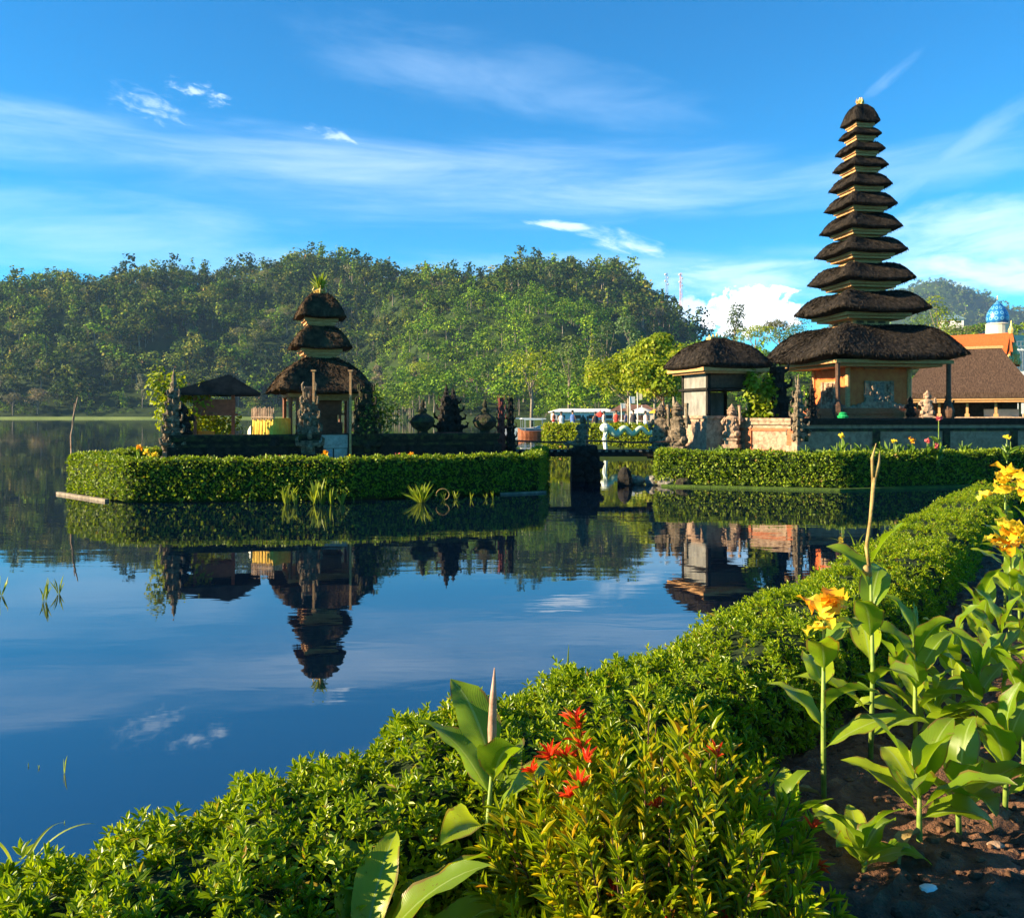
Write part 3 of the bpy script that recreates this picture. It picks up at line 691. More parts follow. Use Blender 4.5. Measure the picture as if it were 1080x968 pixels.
def meru(name, label, loc, rz, tiers, necks, finial_z, bulges, mats, roof_mat):
    """tiers: (half width, eave z, top z)"""
    root = thing(name, label, 'pagoda', loc, rz)
    nT = len(tiers)
    for k, (hw, ze, zt) in enumerate(tiers):
        r = MB(); topr = hw * .34
        thatch_roof(r, hw, ze, zt, topr, lift=.17, n=64, bulge=bulges[k], thick=max(.08, hw * .075))
        th_ = max(.08, hw * .075); straw(r, hw, ze, zt, topr, bulges[k], th_, int(1500 + 1800 * hw * hw), L=.10 + .03 * hw)
        ro = r.build('roof', roof_mat, root, smooth=True)
        f = MB(); fw = hw * (1.58 if (k == 0 and nT > 3) else 1.34)
        f.box((0, 0, ze - .03), (fw * 1.02, fw * 1.02, .10 + hw * .012)); f.box((0, 0, ze - .125 - hw * .01), (fw * .90, fw * .90, .09))
        f.build('eave_frame', mats[0], ro)
        if k < nT - 1:
            nw = necks[k]; z0 = zt - .25; z1 = tiers[k + 1][1]
            b = MB(); b.box((0, 0, (z0 + z1) / 2), (nw, nw, z1 - z0))
            b.box((0, 0, zt + .04), (nw * 1.14, nw * 1.14, .07)); b.box((0, 0, z1 - .20), (nw * 1.10, nw * 1.10, .05))
            ne = b.build('neck', mats[0], root)
            w = MB(); hgt = max(.08, (z1 - .22) - (zt + .09))
            for a in range(4):
                m3 = Matrix.Rotation(a * math.pi / 2, 3, 'Z')
                for t in (-.3, 0, .3):
                    p = m3 @ Vector((t * nw, -nw / 2 - .004, zt + .09 + hgt / 2)); w.box(p, (nw * .2, .012, hgt * .75), a * math.pi / 2)
            w.build('carved_panel', mats[1], ne)
    hw, ze, zt = tiers[-1]
    f = MB(); f.lathe([(hw * .22, zt - .05), (hw * .27, zt + .05), (hw * .15, zt + (finial_z - zt) * .3), (hw * .24, zt + (finial_z - zt) * .5), (hw * .10, zt + (finial_z - zt) * .7), (.02, finial_z)], n=8)
    for a in range(4):
        f.tube([(math.cos(a * 1.57) * hw * .16, math.sin(a * 1.57) * hw * .16, zt + .05), (math.cos(a * 1.57) * hw * .28, math.sin(a * 1.57) * hw * .28, zt + .15), (math.cos(a * 1.57) * hw * .22, math.sin(a * 1.57) * hw * .22, zt + .3)], [.04, .03, .01], 5)
    f.build('finial', M['gold'], root)
    return root

# ------------------------------------------------------------------ the eleven-tier pagoda
k_ = 34 / F
def zz_(y, D): return CAM_H + (HOR - y) / F * D
PT = [(211, 380, 346), (141.6, 330, 310), (112, 297, 280), (96, 267, 253), (85.7, 242, 227), (75.8, 218, 205), (65.6, 197, 185), (57.8, 177, 168), (51.9, 160, 152), (44.6, 144, 137), (41.6, 130.5, 112)]
tiers = []
for w_, ye, yt in PT:
    hw = w_ * k_ / 1.39 / 2 * 1.03
    tiers.append((hw, zz_(ye, 34) - .16 * min(1, hw), zz_(yt, 34)))
necks = [tiers[i + 1][0] * 2 * .385 for i in range(10)]
px0, py0 = XY(907, 34); PY = R(9)
pg = meru('eleven_tier_pagoda', 'tall tapering pagoda of eleven black thatched roofs standing inside the stone-walled compound', (px0, py0, .8), PY,
          [(a, b - .8, c - .8) for a, b, c in tiers], necks, zz_(103, 34) - .8, [.22] + [.28] * 9 + [.30], (M['gold_wood'], M['dark_wood']), M['thatch'])
# body
b = MB(); zb0, zb1 = 1.35, tiers[0][1] - .8 - .05
b.box((0, 0, (zb0 + .45 + zb1) / 2), (2.5, 2.5, zb1 - zb0 - .45)); b.build('shrine_wall', M['orange_wall'], pg)
b = MB()
for i, (s_, z_, h_) in enumerate([(3.5, zb0 - .25, .5), (3.25, zb0 + .08, .15), (3.05, zb0 + .22, .14), (3.2, zb0 + .35, .12), (2.95, zb0 + .46, .10)]): b.box((0, 0, z_), (s_, s_, h_))
b.build('plinth', M['brick'], pg)
b = MB(); b.box((0, 0, .5), (5.2, 5.2, 1.0)); b.build('base', M['mossy_stone'], pg)
for a in range(4):
    m3 = Matrix.Rotation(a * math.pi / 2, 3, 'Z')
    d_ = MB()
    for (cx_, cz, sx_, sz_, pr_) in [(0, zb0 + 1.02, .95, 1.05, .05), (0, zb0 + .62, 1.25, .28, .10), (0, zb1 - .12, 1.2, .16, .10), (-.52, zb0 + 1.0, .14, 1.1, .11), (.52, zb0 + 1.0, .14, 1.1, .11)]:
        d_.box(m3 @ Vector((cx_, -1.25 - pr_ / 2, cz)), (sx_, pr_, sz_), a * math.pi / 2)
    rg = random.Random(a)
    for _ in range(26):
        d_.blob(m3 @ Vector((rg.uniform(-.6, .6), -1.34, zb0 + rg.uniform(.5, 1.5))), (.07, .05, .08), 6, jit=.3, m=4)
    for s_ in (-1, 1):   # curled scroll feet spreading from the door
        for t in range(4):
            d_.blob(m3 @ Vector((s_ * (.65 + t * .2), -1.32, zb0 + .58 - t * .03)), (.13, .07, .16 - t * .02), 7, jit=.2, m=5)
    dr = d_.build('carved_door_surround', M['pale_stone'] if a in (0, 3) else M['grey_stone'], pg)
    d2 = MB(); d2.box(m3 @ Vector((0, -1.315, zb0 + 1.06)), (.42, .03, .85), a * math.pi / 2); d2.build('door', M['dark_wood'] if a else M['grey_stone'], dr)
for sx_ in (-1, 1):
    for sy_ in (-1, 1):
        c_ = MB(); c_.tube([(sx_ * 1.28, sy_ * 1.28, zb0 + .5), (sx_ * 1.28, sy_ * 1.28, zb1)], .09, 8); c_.build('corner_column', M['gold_wood'], pg)
        c_ = MB(); c_.box((sx_ * 2.25, sy_ * 2.25, 1.15), (.34, .34, .35)); c_.tube([(sx_ * 2.25, sy_ * 2.25, 1.3), (sx_ * 2.25, sy_ * 2.25, zb1 + .05)], .085, 8)
        c_.blob((sx_ * 2.25, sy_ * 2.25, 1.75), (.19, .19, .4), 8, jit=.3); c_.build('roof_post', M['dark_wood'], pg)
gp = MB(); gp.lathe([(.18, 0), (.21, .07), (.13, .13), (.15, .18), (.08, .22)], n=12)
gp.build('pot', surf('green_glaze', (.01, .25, .08), (.03, .38, .12), 5, .3, 0))
tag(bpy.data.objects['pot'], 'bright green round pot standing on the platform beside the pagoda corner', 'pot'); bpy.data.objects['pot'].location = P(889, 441, 31.2)

# ------------------------------------------------------------------ grey shrine pavilion
px1, py1 = XY(756, 32.4)
gs = thing('thatched_shrine', 'grey-panelled shrine box with black thatched hip roof and golden crest, left of the pagoda', 'shrine', (px1, py1, 0), R(17.6))
b = MB()
for s_, z_, h_ in [(2.15, 1.5, 1.3), (2.0, 2.2, .14), (2.15, 2.32, .10)]: b.box((0, 0, z_), (s_, s_, h_))
b.build('base', M['pale_stone'], gs)
b = MB()
for z0, z1 in ((2.37, 3.28), (3.40, 4.05)):
    b.box((-.90, 0, (z0 + z1) / 2), (.06, 1.80, z1 - z0)); b.box((0, .90, (z0 + z1) / 2), (1.80, .06, z1 - z0))
b.build('grey_panel', M['grey_cloth'], gs)
b = MB()
for sx_ in (-1, 1):
    for sy_ in (-1, 1): b.box((sx_ * .90, sy_ * .90, 3.2), (.13, .13, 1.7))
b.box((0, 0, 3.34), (2.1, 2.1, .08)); b.build('post_frame', M['lava'], gs)
b = MB(); b.box((0, -.86, 3.72), (1.66, .05, .62)); b.box((.86, 0, 3.72), (.05, 1.66, .62)); b.build('upper_screen', M['dark_wood'], gs)
r = MB(); thatch_roof(r, 1.62, 4.10, 5.28, .26, lift=.06, bulge=.22, thick=.2, sq=8); straw(r, 1.62, 4.10, 5.28, .26, .22, .2, 5000, 8, .06); ro = r.build('roof', M['thatch'], gs, smooth=True)
f = MB(); f.box((0, 0, 4.06), (2.75, 2.75, .13)); f.box((0, 0, 3.96), (2.45, 2.45, .08)); f.build('eave_frame', M['gold_wood'], ro)
f = MB(); f.box((0, 0, 5.28), (.72, .34, .12))
for t in range(5): f.tube([(-.3 + t * .15, 0, 5.3), (-.32 + t * .16, 0, 5.42 + (.1 if t == 2 else .03 * (t % 2)))], [.07, .02], 6)
f.build('crest', M['gold'], ro)

# ------------------------------------------------------------------ compound walls, right
def wall(name, label, A, B, z0, z1, thick, mats, bands=True, bays=5, cat='wall'):
    A = Vector((*A, 0)); B = Vector((*B, 0)); d = B - A; L = d.length; rz = math.atan2(d.y, d.x)
    root = thing(name, label, cat, A, rz)
    h = z1 - z0
    b = MB(); b.box((L / 2, 0, z0 + h * .55), (L, thick, h * .74)); b.build('panel_course', mats[0], root)
    b = MB(); b.box((L / 2, 0, z0 + h * .10), (L + .06, thick + .16, h * .20)); b.box((L / 2, 0, z0 + h * .23), (L + .04, thick + .08, h * .06)); b.box((L / 2, 0, z0 + h * .74), (L + .02, thick + .07, h * .07)); b.build('brick_course', mats[1], root)
    b = MB(); b.box((L / 2, 0, z1 - h * .10), (L + .08, thick + .14, h * .09)); b.box((L / 2, 0, z1 - h * .025), (L + .14, thick + .22, h * .07))
    b.build('cap', mats[2], root)
    for k in range(bays + 1):
        p = MB(); p.box((L * k / bays, 0, z0 + h * .49), (.26, thick + .12, h * .45)); p.build('pilaster', mats[3], root)
    return root
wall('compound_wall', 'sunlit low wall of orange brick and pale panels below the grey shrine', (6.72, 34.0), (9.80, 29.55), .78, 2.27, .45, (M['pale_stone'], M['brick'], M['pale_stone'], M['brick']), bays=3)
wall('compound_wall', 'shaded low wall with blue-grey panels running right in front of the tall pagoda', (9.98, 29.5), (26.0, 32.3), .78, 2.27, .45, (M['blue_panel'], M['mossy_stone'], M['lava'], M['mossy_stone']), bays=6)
ornate_tower('corner_pillar', 'tall carved stone pillar at the sunlit corner of the compound wall', 'pillar', (9.85, 29.35, .8), 3.0, .50, R(20), 5, 'statue', 'pale_stone', seed=4)
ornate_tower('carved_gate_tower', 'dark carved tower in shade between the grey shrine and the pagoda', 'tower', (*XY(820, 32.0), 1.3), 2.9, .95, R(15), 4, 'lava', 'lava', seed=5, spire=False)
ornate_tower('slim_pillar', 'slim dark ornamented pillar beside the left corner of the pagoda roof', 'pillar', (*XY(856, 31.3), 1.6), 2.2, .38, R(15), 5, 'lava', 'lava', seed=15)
guardian('guardian_statue', 'pale carved guardian on the sunlit wall right of the grey shrine', (*XY(772, 31.0), 1.2), 1.6, R(-30), 'pale_stone', seed=6)
guardian('guardian_statue', 'weathered guardian at the right end of the footbridge, nearer the water', (*XY(697, 31.4), .8), 2.05, R(-40), 'statue', seed=7, group='guardian pair at the bridge end')
guardian('guardian_statue', 'weathered guardian next to the grey shrine base, right one of the bridge pair', (*XY(714, 31.0), .8), 2.1, R(-30), 'statue', seed=8, group='guardian pair at the bridge end')
for i, (px, y, D, h, lab) in enumerate([(648 + 330, 0, 31.2, 1.2, 'pale small statue standing right of the pagoda on the wall cap'), (938 + 22, 0, 32.0, 1.0, 'dark little statue under the right corner of the big pagoda roof'), (1000, 0, 33, 1.15, 'dark squat statue between the pagoda and the open hall')]):
    guardian('guardian_statue', lab, (*XY(px, D), 2.1), h, R(-20 + i * 25), 'pale_stone' if i == 0 else 'lava', seed=20 + i, club=False)

# open hall at the right
ha, hb = Vector((21.2, 46.2)), Vector((26.6, 43.4)); dh = hb - ha; rz = math.atan2(dh.y, dh.x); Lh = dh.length
hall = thing('open_hall', 'long open hall with broad black thatched roof and golden eaves at the right edge', 'hall', (*((ha + hb) / 2 + Vector((math.sin(-rz), math.cos(rz))) * 2.4), 0), rz)
r = MB(); hx, hy = Lh / 2 + .2, 2.7; ze, zr_ = 3.55, 6.05; rx_ = hx - 1.6
def hip(mb, hx, hy, ze, zr_, rx_, th=.28, N=10, sag=.10):
    # one closed slab, each slope a gently curved sheet
    for (x0a, x1a, x0b, x1b, ya, yb) in [(-hx, hx, -rx_, rx_, -hy, 0), (hx, -hx, rx_, -rx_, hy, 0)]:
        rows = []
        for t in np.linspace(0, 1, N): 
            s_ = t; z = ze + (zr_ - ze) * t - sag * math.sin(math.pi * t)
            rows.append([(x0a + (x0b - x0a) * s_, ya + (yb - ya) * s_, z), (x1a + (x1b - x1a) * s_, ya + (yb - ya) * s_, z)])
        for k in range(N - 1): mb.add([rows[k][0], rows[k][1], rows[k + 1][1], rows[k + 1][0]], [0, 1, 2, 3])
    for s_ in (-1, 1):
        rows = []
        for t in np.linspace(0, 1, N):
            z = ze + (zr_ - ze) * t - sag * math.sin(math.pi * t)
            rows.append([(s_ * (hx + (rx_ - hx) * t), s_ * hy * (1 - t), z), (s_ * (hx + (rx_ - hx) * t), -s_ * hy * (1 - t), z)])
        for k in range(N - 1): mb.add([rows[k][0], rows[k][1], rows[k + 1][1], rows[k + 1][0]], [3, 2, 1, 0])
    mb.box((0, 0, ze - th / 2 - .002), (2 * hx, 2 * hy, th))
hip(r, hx, hy, ze, zr_, rx_); ro = r.build('roof', surf('brown_thatch', (.045, .028, .02), (.12, .075, .055), 7, .95, 1.0, (3, .6, 1), bdist=.05, spec=.1), hall)
f = MB(); f.box((0, 0, ze - .33), (2 * hx - .1, 2 * hy - .1, .10)); f.box((0, 0, ze - .44), (2 * hx - .25, 2 * hy - .25, .10)); f.build('eave_beam', M['gold_wood'], ro)
f = MB(); f.box((0, 0, zr_ + .02), (2 * rx_ + .2, .22, .14)); f.build('ridge_cap', M['gold_wood'], ro)
b = MB(); b.box((0, 0, 1.55), (2 * hx - .8, 2 * hy - .8, 1.5)); b.build('platform', M['pale_stone'], hall)
for i in range(5):
    for s_ in (-1, 1):
        p = MB(); x_ = -hx + .6 + i * (2 * hx - 1.2) / 4; p.box((x_, s_ * (hy - .6), 2.7), (.12, .12, 1.1)); p.box((x_, s_ * (hy - .6), 2.38), (.22, .22, .16)); p.build('post', M['gold_wood'], hall)
b = MB(); b.box((0, .6, 2.75), (2 * hx - 1.6, .1, 1.0)); b.build('back_wall', M['dark_wood'], hall)
b = MB(); b.box((1.6, -1.0, 2.5), (1.6, .8, .4)); b.build('bench', M['cream'], hall)

# orange-roofed house, grey hall, mosque dome, small houses
oh = thing('orange_roof_house', 'temple building with a curved orange tiled gable roof and golden finials behind the hall', 'building', (*XY(1026, 60), .9), R(-38)); oh.scale = (.76, .76, .76)
b = MB(); b.box((0, 0, 2.6), (5.0, 5.0, 5.2)); b.build('wall', M['cream'], oh)
r = MB()
for s_ in (-1, 1):
    pr = [(0, 9.6 - .2), (.6, 8.6), (1.4, 7.7), (2.4, 6.95), (3.2, 6.6)]
    for k in range(4):
        (y0, z0), (y1, z1) = pr[k], pr[k + 1]
        v = [(-3.4, s_ * y0, z0), (3.2, s_ * y0, z0), (3.4, s_ * y1, z1), (-3.6, s_ * y1, z1)]
        r.add(v + [(x, y, z - .14) for x, y, z in v], [(0, 1, 2, 3), (7, 6, 5, 4), (0, 4, 5, 1), (1, 5, 6, 2), (2, 6, 7, 3), (3, 7, 4, 0)])
r.add([(3.0, -2.6, 6.8), (3.0, 2.6, 6.8), (3.0, 0, 9.3)], [0, 1, 2]); r.add([(-3.2, -2.6, 6.8), (-3.2, 2.6, 6.8), (-3.2, 0, 9.3)], [0, 2, 1])
ro = r.build('roof', M['orange_tile'], oh)
f = MB(); f.lathe([(.4, 6.9), (.55, 7.4), (.3, 7.8), (.4, 8.1), (.12, 8.6), (.02, 9.0)], (3.25, 0, 0), 8, jit=.2); f.lathe([(.2, 9.3), (.28, 9.6), (.1, 10.0), (.02, 10.5)], (3.1, 0, 0), 8)
f.build('gable_ornament', M['gold'], ro)
for t in range(5): f = MB(); f.lathe([(.12, 6.6), (.2, 6.9), (.02, 7.3)], (3.35, -3 + t * 1.5, 0), 6); f.build('finial', M['gold'], ro)
for t in range(4): f = MB(); f.lathe([(.12, 6.6), (.18, 6.8), (.02, 7.2)], (-3.3 + t * 2.2, -3.2, 0), 6); f.build('finial', M['gold'], ro)
bh = thing('corrugated_hall', 'grey corrugated hall with balustrade just below the blue dome', 'building', (*XY(1075, 100), 1), R(-10))
b = MB(); b.box((0, 0, 4.5), (9, 6, 9)); b.build('wall', M['white'], bh)
b = MB()
for t in range(30): b.box((-4.4 + t * .3, -3.05, 7.6), (.12, .10, 2.3))
b.build('corrugated_panel', M['metal'], bh)
b = MB(); b.box((0, -3.1, 9.2), (9.2, .1, .1))
for t in range(24): b.box((-4.5 + t * .39, -3.1, 9.0 + .35), (.06, .06, .7))
b.box((0, -3.1, 9.75), (9.2, .1, .08)); b.build('balustrade', M['metal'], bh)
mq = thing('mosque', 'pale drum tower topped by a blue and white patterned onion dome', 'mosque', (*XY(1052, 172), 2.2), R(10))
b = MB(); b.box((0, 0, 8), (6.5, 6.5, 16)); b.lathe([(2.15, 15.9), (2.3, 16.2), (2.15, 16.4), (2.1, 18.2), (2.25, 18.4), (2.0, 18.6)], n=20); b.build('drum', M['cream'], mq)
dm, q = newmat('blue_dome_tiles'); tcn = q.n('ShaderNodeTexCoord'); sp = q.n('ShaderNodeSeparateXYZ'); q.l(tcn.outputs['Object'], sp.inputs[0])
an = q.m('MULTIPLY', q.m('ARCTAN2', sp.outputs[1], sp.outputs[0]), 12 / math.pi / 2 * 1.0 * math.pi); hz_ = q.m('MULTIPLY', sp.outputs[2], 2.9)
pat = q.m('MULTIPLY', q.m('SINE', q.m('ADD', an, hz_)), q.m('SINE', q.m('SUBTRACT', an, hz_)))
cc = q.ramp(pat, [(.0, (.01, .12, .35)), (.28, (.02, .28, .50)), (.45, (.55, .75, .70)), (.55, (.01, .16, .42))])
b_ = q.n('ShaderNodeBsdfPrincipled'); q.l(cc, b_.inputs['Base Color']); b_.inputs['Roughness'].default_value = .35; oo = q.n('ShaderNodeOutputMaterial'); q.l(b_.outputs[0], oo.inputs[0])
b = MB(); b.lathe([(1.85, 18.6), (2.05, 19.2), (2.08, 19.8), (1.95, 20.5), (1.6, 21.3), (1.05, 22.1), (.5, 22.7), (.12, 23.1), (.06, 23.4)], n=32); dmo = b.build('dome', dm, mq, smooth=True)
b = MB(); b.lathe([(.06, 23.3), (.15, 23.5), (.05, 23.7), (.10, 23.9), (.01, 24.3)], n=8); b.build('spire', M['gold'], dmo)

def house(label, px, D, z, w, d, h, rz, wallm, roofm, rh, name='house'):
    t = thing(name, label, 'house', (*XY(px, D), z), rz)
    b = MB(); b.box((0, 0, h / 2 - 1), (w, d, h + 2)); b.build('wall', wallm, t)
    r = MB(); hip(r, w / 2 + .5, d / 2 + .5, h + .25, h + rh, w / 2 - d * .3, .15, 4, 0); r.build('roof', roofm, t)
    nwin = max(2, int(w / 3))
    for k in range(nwin):
        wd = MB(); wd.box((-w / 2 + (k + .5) * w / nwin, -d / 2 - .03, h * .5), (w / nwin * .5, .08, h * .45)); wd.build('window', M['dark_wood'], t)
    return t
slate = surf('slate_blue_sheet', (.12, .20, .24), (.18, .28, .32), 1, .6, 0); rust = surf('brown_tile_roof', (.12, .06, .04), (.22, .11, .07), 1, .8, 0)
house('small house with a slate blue roof on the green slope left of the dome', 1003, 300, 34, 7, 5, 1.6, R(-15), M['white'], slate, 1.8)
house('long pale roadside building with brown roof on the terraced slope', 510, 400, 14.5, 17, 7, 3.0, R(4), M['cream'], rust, 2.0)
house('long grey-blue low building on the terraced slope, right of the pale one', 562, 405, 14.5, 22, 6, 2.8, R(2), M['blue_panel'], slate, 1.2)
house('low white building with a long pale roof behind the boats on the lakeshore', 615, 178, 1.2, 13, 5, 1.6, R(3), M['white'], M['white'], .9)
house('little cream house tucked behind the market crowd near the big trees', 668, 150, 1.0, 7, 4, 1.9, R(-8), M['cream'], rust, 1.3)
for i, (px, yb, yt, D) in enumerate([(703, 315, 288, 815), (718, 320, 288, 800)]):
    t = thing('radio_mast', ['shorter grey radio mast on the hill skyline, left of the pair', 'taller red and white radio mast on the hill skyline, right of the pair'][i], 'mast', (*XY(px, D), zz_(yb, D) - 14))
    H_ = zz_(yt, D) - zz_(yb, D) + 14; b = MB()
    for a in range(3): b.tube([(1.5 * math.cos(a * 2.09), 1.5 * math.sin(a * 2.09), 0), (.9 * math.cos(a * 2.09), .9 * math.sin(a * 2.09), H_)], .22, 4)
    for k in range(12): b.tube([(1.3 * math.cos(k * 2.09), 1.3 * math.sin(k * 2.09), H_ * k / 12), (1.2 * math.cos(k * 2.09 + 2.09), 1.2 * math.sin(k * 2.09 + 2.09), H_ * (k + 1) / 12)], .15, 4)
    b.build('lattice', [M['metal'], M['red_paint']][i], t)
    b = MB()
    for k in range(4): b.blob((1.3 * (-1) ** k, -.6, H_ * (.72 + .08 * k)), (.9, .5, .9), 8)
    b.build('dish', M['white'], t)

# ------------------------------------------------------------------ clipped hedges
hedge('clipped_hedge', 'boxy clipped hedge around the left temple island, bright at its sunlit left end', [IE, ID, IC, IB, IA, IG], .55, 1.18, .05, .5, 520, .085, M['hedge_far'], wob=.02, rnd=.08)
hedge('clipped_hedge', 'long clipped hedge along the lake in front of the tall pagoda', [(26, 32.4), (17.4, 29.3), (10.27, 27.1), (6.2, 28.35), (4.85, 28.9), (5.3, 31.3)], .6, 1.17, .08, .6, 480, .09, M['hedge_far'], wob=.025, rnd=.10)
hedge('clipped_hedge', 'bright yellow-green tall hedge on the far bank behind the footbridge', [(9.6, 50.3), (2.2, 54.6), (1.96, 55.4)], .9, 1.80, .03, .6, 190, .16, M['tree_bright'], wob=.03, rnd=.15)
b = MB()
for A_, B_ in (((-13.75, 25.85), (-11.2, 23.6)),):
    A3, B3 = Vector((*A_, .02)), Vector((*B_, .02)); dv = B3 - A3
    b.box((A3 + B3) / 2, (dv.length, .12, .10), math.atan2(dv.y, dv.x))
tag(b.build('stone_kerb', M['kerb']), 'pale stone edging at the waterline below the lit end of the island hedge', 'kerb')
b = MB(); b.box(((IC[0] + ID[0]) / 2 + 2.2, (IC[1] + ID[1]) / 2 + .75, .03), (1.5, .12, .05), math.atan2(ID[1] - IC[1], ID[0] - IC[0]))
tag(b.build('stone_kerb', M['kerb']), 'short grey stone edging under the right end of the island hedge', 'kerb')

# ------------------------------------------------------------------ left island temple
WA, WB = Vector((-10.25, 25.75)), Vector((-.55, 28.8)); WD = (WB - WA).normalized(); WR = math.atan2(WD.y, WD.x)
def onwall(px, back=0.0):
    u = (px - 540) / F; t = (u * WA.y - WA.x) / (WD.x - u * WD.y); p = WA + WD * t; n = Vector((-WD.y, WD.x)); return p + n * back
gL, gR = onwall(336), onwall(372)
ww = (M['lava'], M['mossy_stone'], M['mossy_stone'], M['lava'])
wall('compound_wall', 'dark mossy low wall left of the island gate, under the small pavilion', WA, gL, .55, 1.78, .4, ww, bays=4)
wall('compound_wall', 'dark mossy low wall right of the island gate', gR, WB, .55, 1.78, .4, ww, bays=5)
tz = .55
mc = XY(337, 29.5); kL = 29.5 / F
lt = []
for w_, ye, yt in [(115, 413, 379), (68, 366, 343), (56, 334, 311)]:
    hw = w_ * kL / 1.11 / 2; lt.append((hw, zz_(ye, 29.5) - tz - .12, zz_(yt, 29.5) - tz))
ml = meru('three_tier_pagoda', 'small pagoda of three mossy brown thatched roofs on the left island', (*mc, tz), R(20), lt, [.92, .82], zz_(303, 29.5) - tz, [.05, .14, .22], (M['gold_wood'], M['dark_wood']), M['thatch_moss'])
b = MB(); b.box((0, 0, .5), (2.9, 2.9, 1.0)); b.box((0, 0, 1.05), (2.6, 2.6, .12)); b.build('base', M['mossy_stone'], ml)
for sx_ in (-1, 1):
    for sy_ in (-1, 1):
        c_ = MB(); c_.tube([(sx_ * 1.08, sy_ * 1.08, 1.1), (sx_ * 1.08, sy_ * 1.08, lt[0][1])], .065, 8); c_.build('post', M['red_wood'], ml)
        c_ = MB(); c_.tube([(sx_ * .86, sy_ * 1.08, 1.1), (sx_ * .86, sy_ * 1.08, lt[0][1])], .05, 8); c_.build('post', M['red_wood'], ml)
b = MB(); b.box((.1, 0, 1.35), (1.2, 1.2, .5)); b.box((.1, 0, 1.72), (.9, .9, .25)); b.box((.1, 0, 2.15), (1.15, 1.15, .62)); b.box((.1, 0, 1.87), (1.3, 1.3, .06)); b.build('inner_shrine', M['red_wood'], ml)
# leaf sprout and small plants growing on the top roof
def grass_tuft(mb, c, n, L, W, spread=.5, rng=RNG, up=1.0):
    d = nrm(rng.normal(size=(n, 3)) * np.array([spread, spread, .15]) + np.array([0, 0, up])); c = np.array(c)
    leaves(mb, np.tile(c, (n, 1)) + rng.normal(size=(n, 3)) * L * .06 * np.array([1, 1, 0]), d, randdir(n), L * (.6 + .5 * rng.random(n)), W, .1, .18)
b = MB(); grass_tuft(b, (mc[0], mc[1], zz_(306, 29.5)), 26, .62, .09, .35)
tag(b.build('fern_tuft', M['reed']), 'yellow-green tuft of leaves sprouting from the top roof of the small pagoda', 'plant')

# gate: two carved leaves, posts and a low door
g0, g1 = onwall(326), onwall(386)
ornate_tower('gate_pillar', 'curly carved dark gate pillar left of the whitish island door', 'pillar', (*g0, .55), 2.75, .72, WR, 5, 'statue', 'lava', seed=31, spire=False)
ornate_tower('gate_pillar', 'tall dark mossy gate pillar right of the whitish island door', 'pillar', (*g1, .55), 2.75, .80, WR, 5, 'mossy_stone', 'lava', seed=32, spire=False)
for px, lab, yt in ((330, 'short gilded pole standing on the left gate pillar', 391), (368.5, 'tall gilded pole along the left edge of the right gate pillar', 391)):
    p = onwall(px, -.3); D = p.y; b = MB()
    b.box((0, 0, (zz_(yt, D) + (.55 if px > 350 else 2.75)) / 2), (.065, .065, zz_(yt, D) - (.55 if px > 350 else 2.75))); b.box((0, 0, zz_(yt, D)), (.14, .14, .05))
    o = b.build('gilded_pole', M['gold_wood']); o.location = (*p, 0); tag(o, lab, 'pole')
gd = thing('gate_door', 'low whitish double door with worn blue lower boards between the island gate pillars', 'door', (*onwall(351.5), .55), WR)
b = MB(); b.box((-.23, -.02, .52), (.42, .05, .50)); b.box((.23, -.02, .52), (.42, .05, .50)); b.box((0, -.02, 1.0), (.90, .06, .42)); b.build('upper_board', M['door_white'], gd)
for s_ in (-1, 1):
    b = MB(); b.box((s_ * .23, -.05, .48), (.38, .03, .52)); b.build('leaf', surf('worn_blue_board', (.10, .16, .24), (.32, .38, .45), 9, .8, .2) if s_ < 0 else M['door_white'], gd)
b = MB(); b.box((0, .02, 1.24), (.98, .10, .05)); b.box((-.47, .02, .62), (.06, .10, 1.24)); b.box((.47, .02, .62), (.06, .10, 1.24)); b.build('frame', M['dark_wood'], gd)
ornate_tower('carved_shrine', 'tall dark twisted shrine with a slender spire at the left corner of the island wall', 'shrine', (*onwall(183, .1), .55), 3.25, .62, WR, 5, 'statue', 'pale_stone', seed=33)
guardian('guardian_statue', 'stout dark guardian seated on the wall beside the left corner shrine', (*onwall(193, .1), 1.4), 1.35, R(10), 'lava', seed=34, club=False)
for i, (px, h, w) in enumerate([(474, 2.1, .62), (485, 2.0, .66)]):
    ornate_tower('carved_shrine', ['black carved shrine with a sharp spire, left of the close island pair', 'black carved shrine with a sharp spire, right of the close island pair'][i], 'shrine', (*onwall(px, .45 + .5 * i), 1.35), h, w, WR + .3, 4, 'lava', 'red_stone', seed=36 + i, group='pair of black shrines on the island')
for i, px in enumerate((447, 513)):
    t = thing('stone_urn', ['squat mossy stone urn with a knob, left of the black shrines', 'squat mossy stone urn with a knob, right of the black shrines'][i], 'urn', (*onwall(px, .2), 1.55), 0)
    b = MB(); b.lathe([(.20, .2), (.16, .32), (.34, .45), (.42, .62), (.36, .76), (.20, .86), (.12, .92)], n=14, jit=.08); b.build('bowl', M['mossy_stone'], t)
    b = MB(); b.lathe([(.12, .90), (.16, 1.0), (.06, 1.1), (.09, 1.18), (.02, 1.38)], n=10); b.build('knob', M['mossy_stone'], t)
    b = MB(); b.box((0, 0, .12), (.5, .5, .2)); b.build('foot', M['pale_stone'], t)
for i, px in enumerate((528.5, 538.5)):
    t = ornate_tower('split_gate_half', ['narrow dark red brick half of the split gate at the left end of the bridge', 'narrow grey-black half of the split gate at the left end of the bridge'][i], 'gate', (*XY(px, 29.6), .55), 2.45, .34, R(20), 6, ['red_stone', 'lava'][i], ['red_stone', 'grey_stone'][i], seed=40 + i, spire=False, group='split gate of the island')

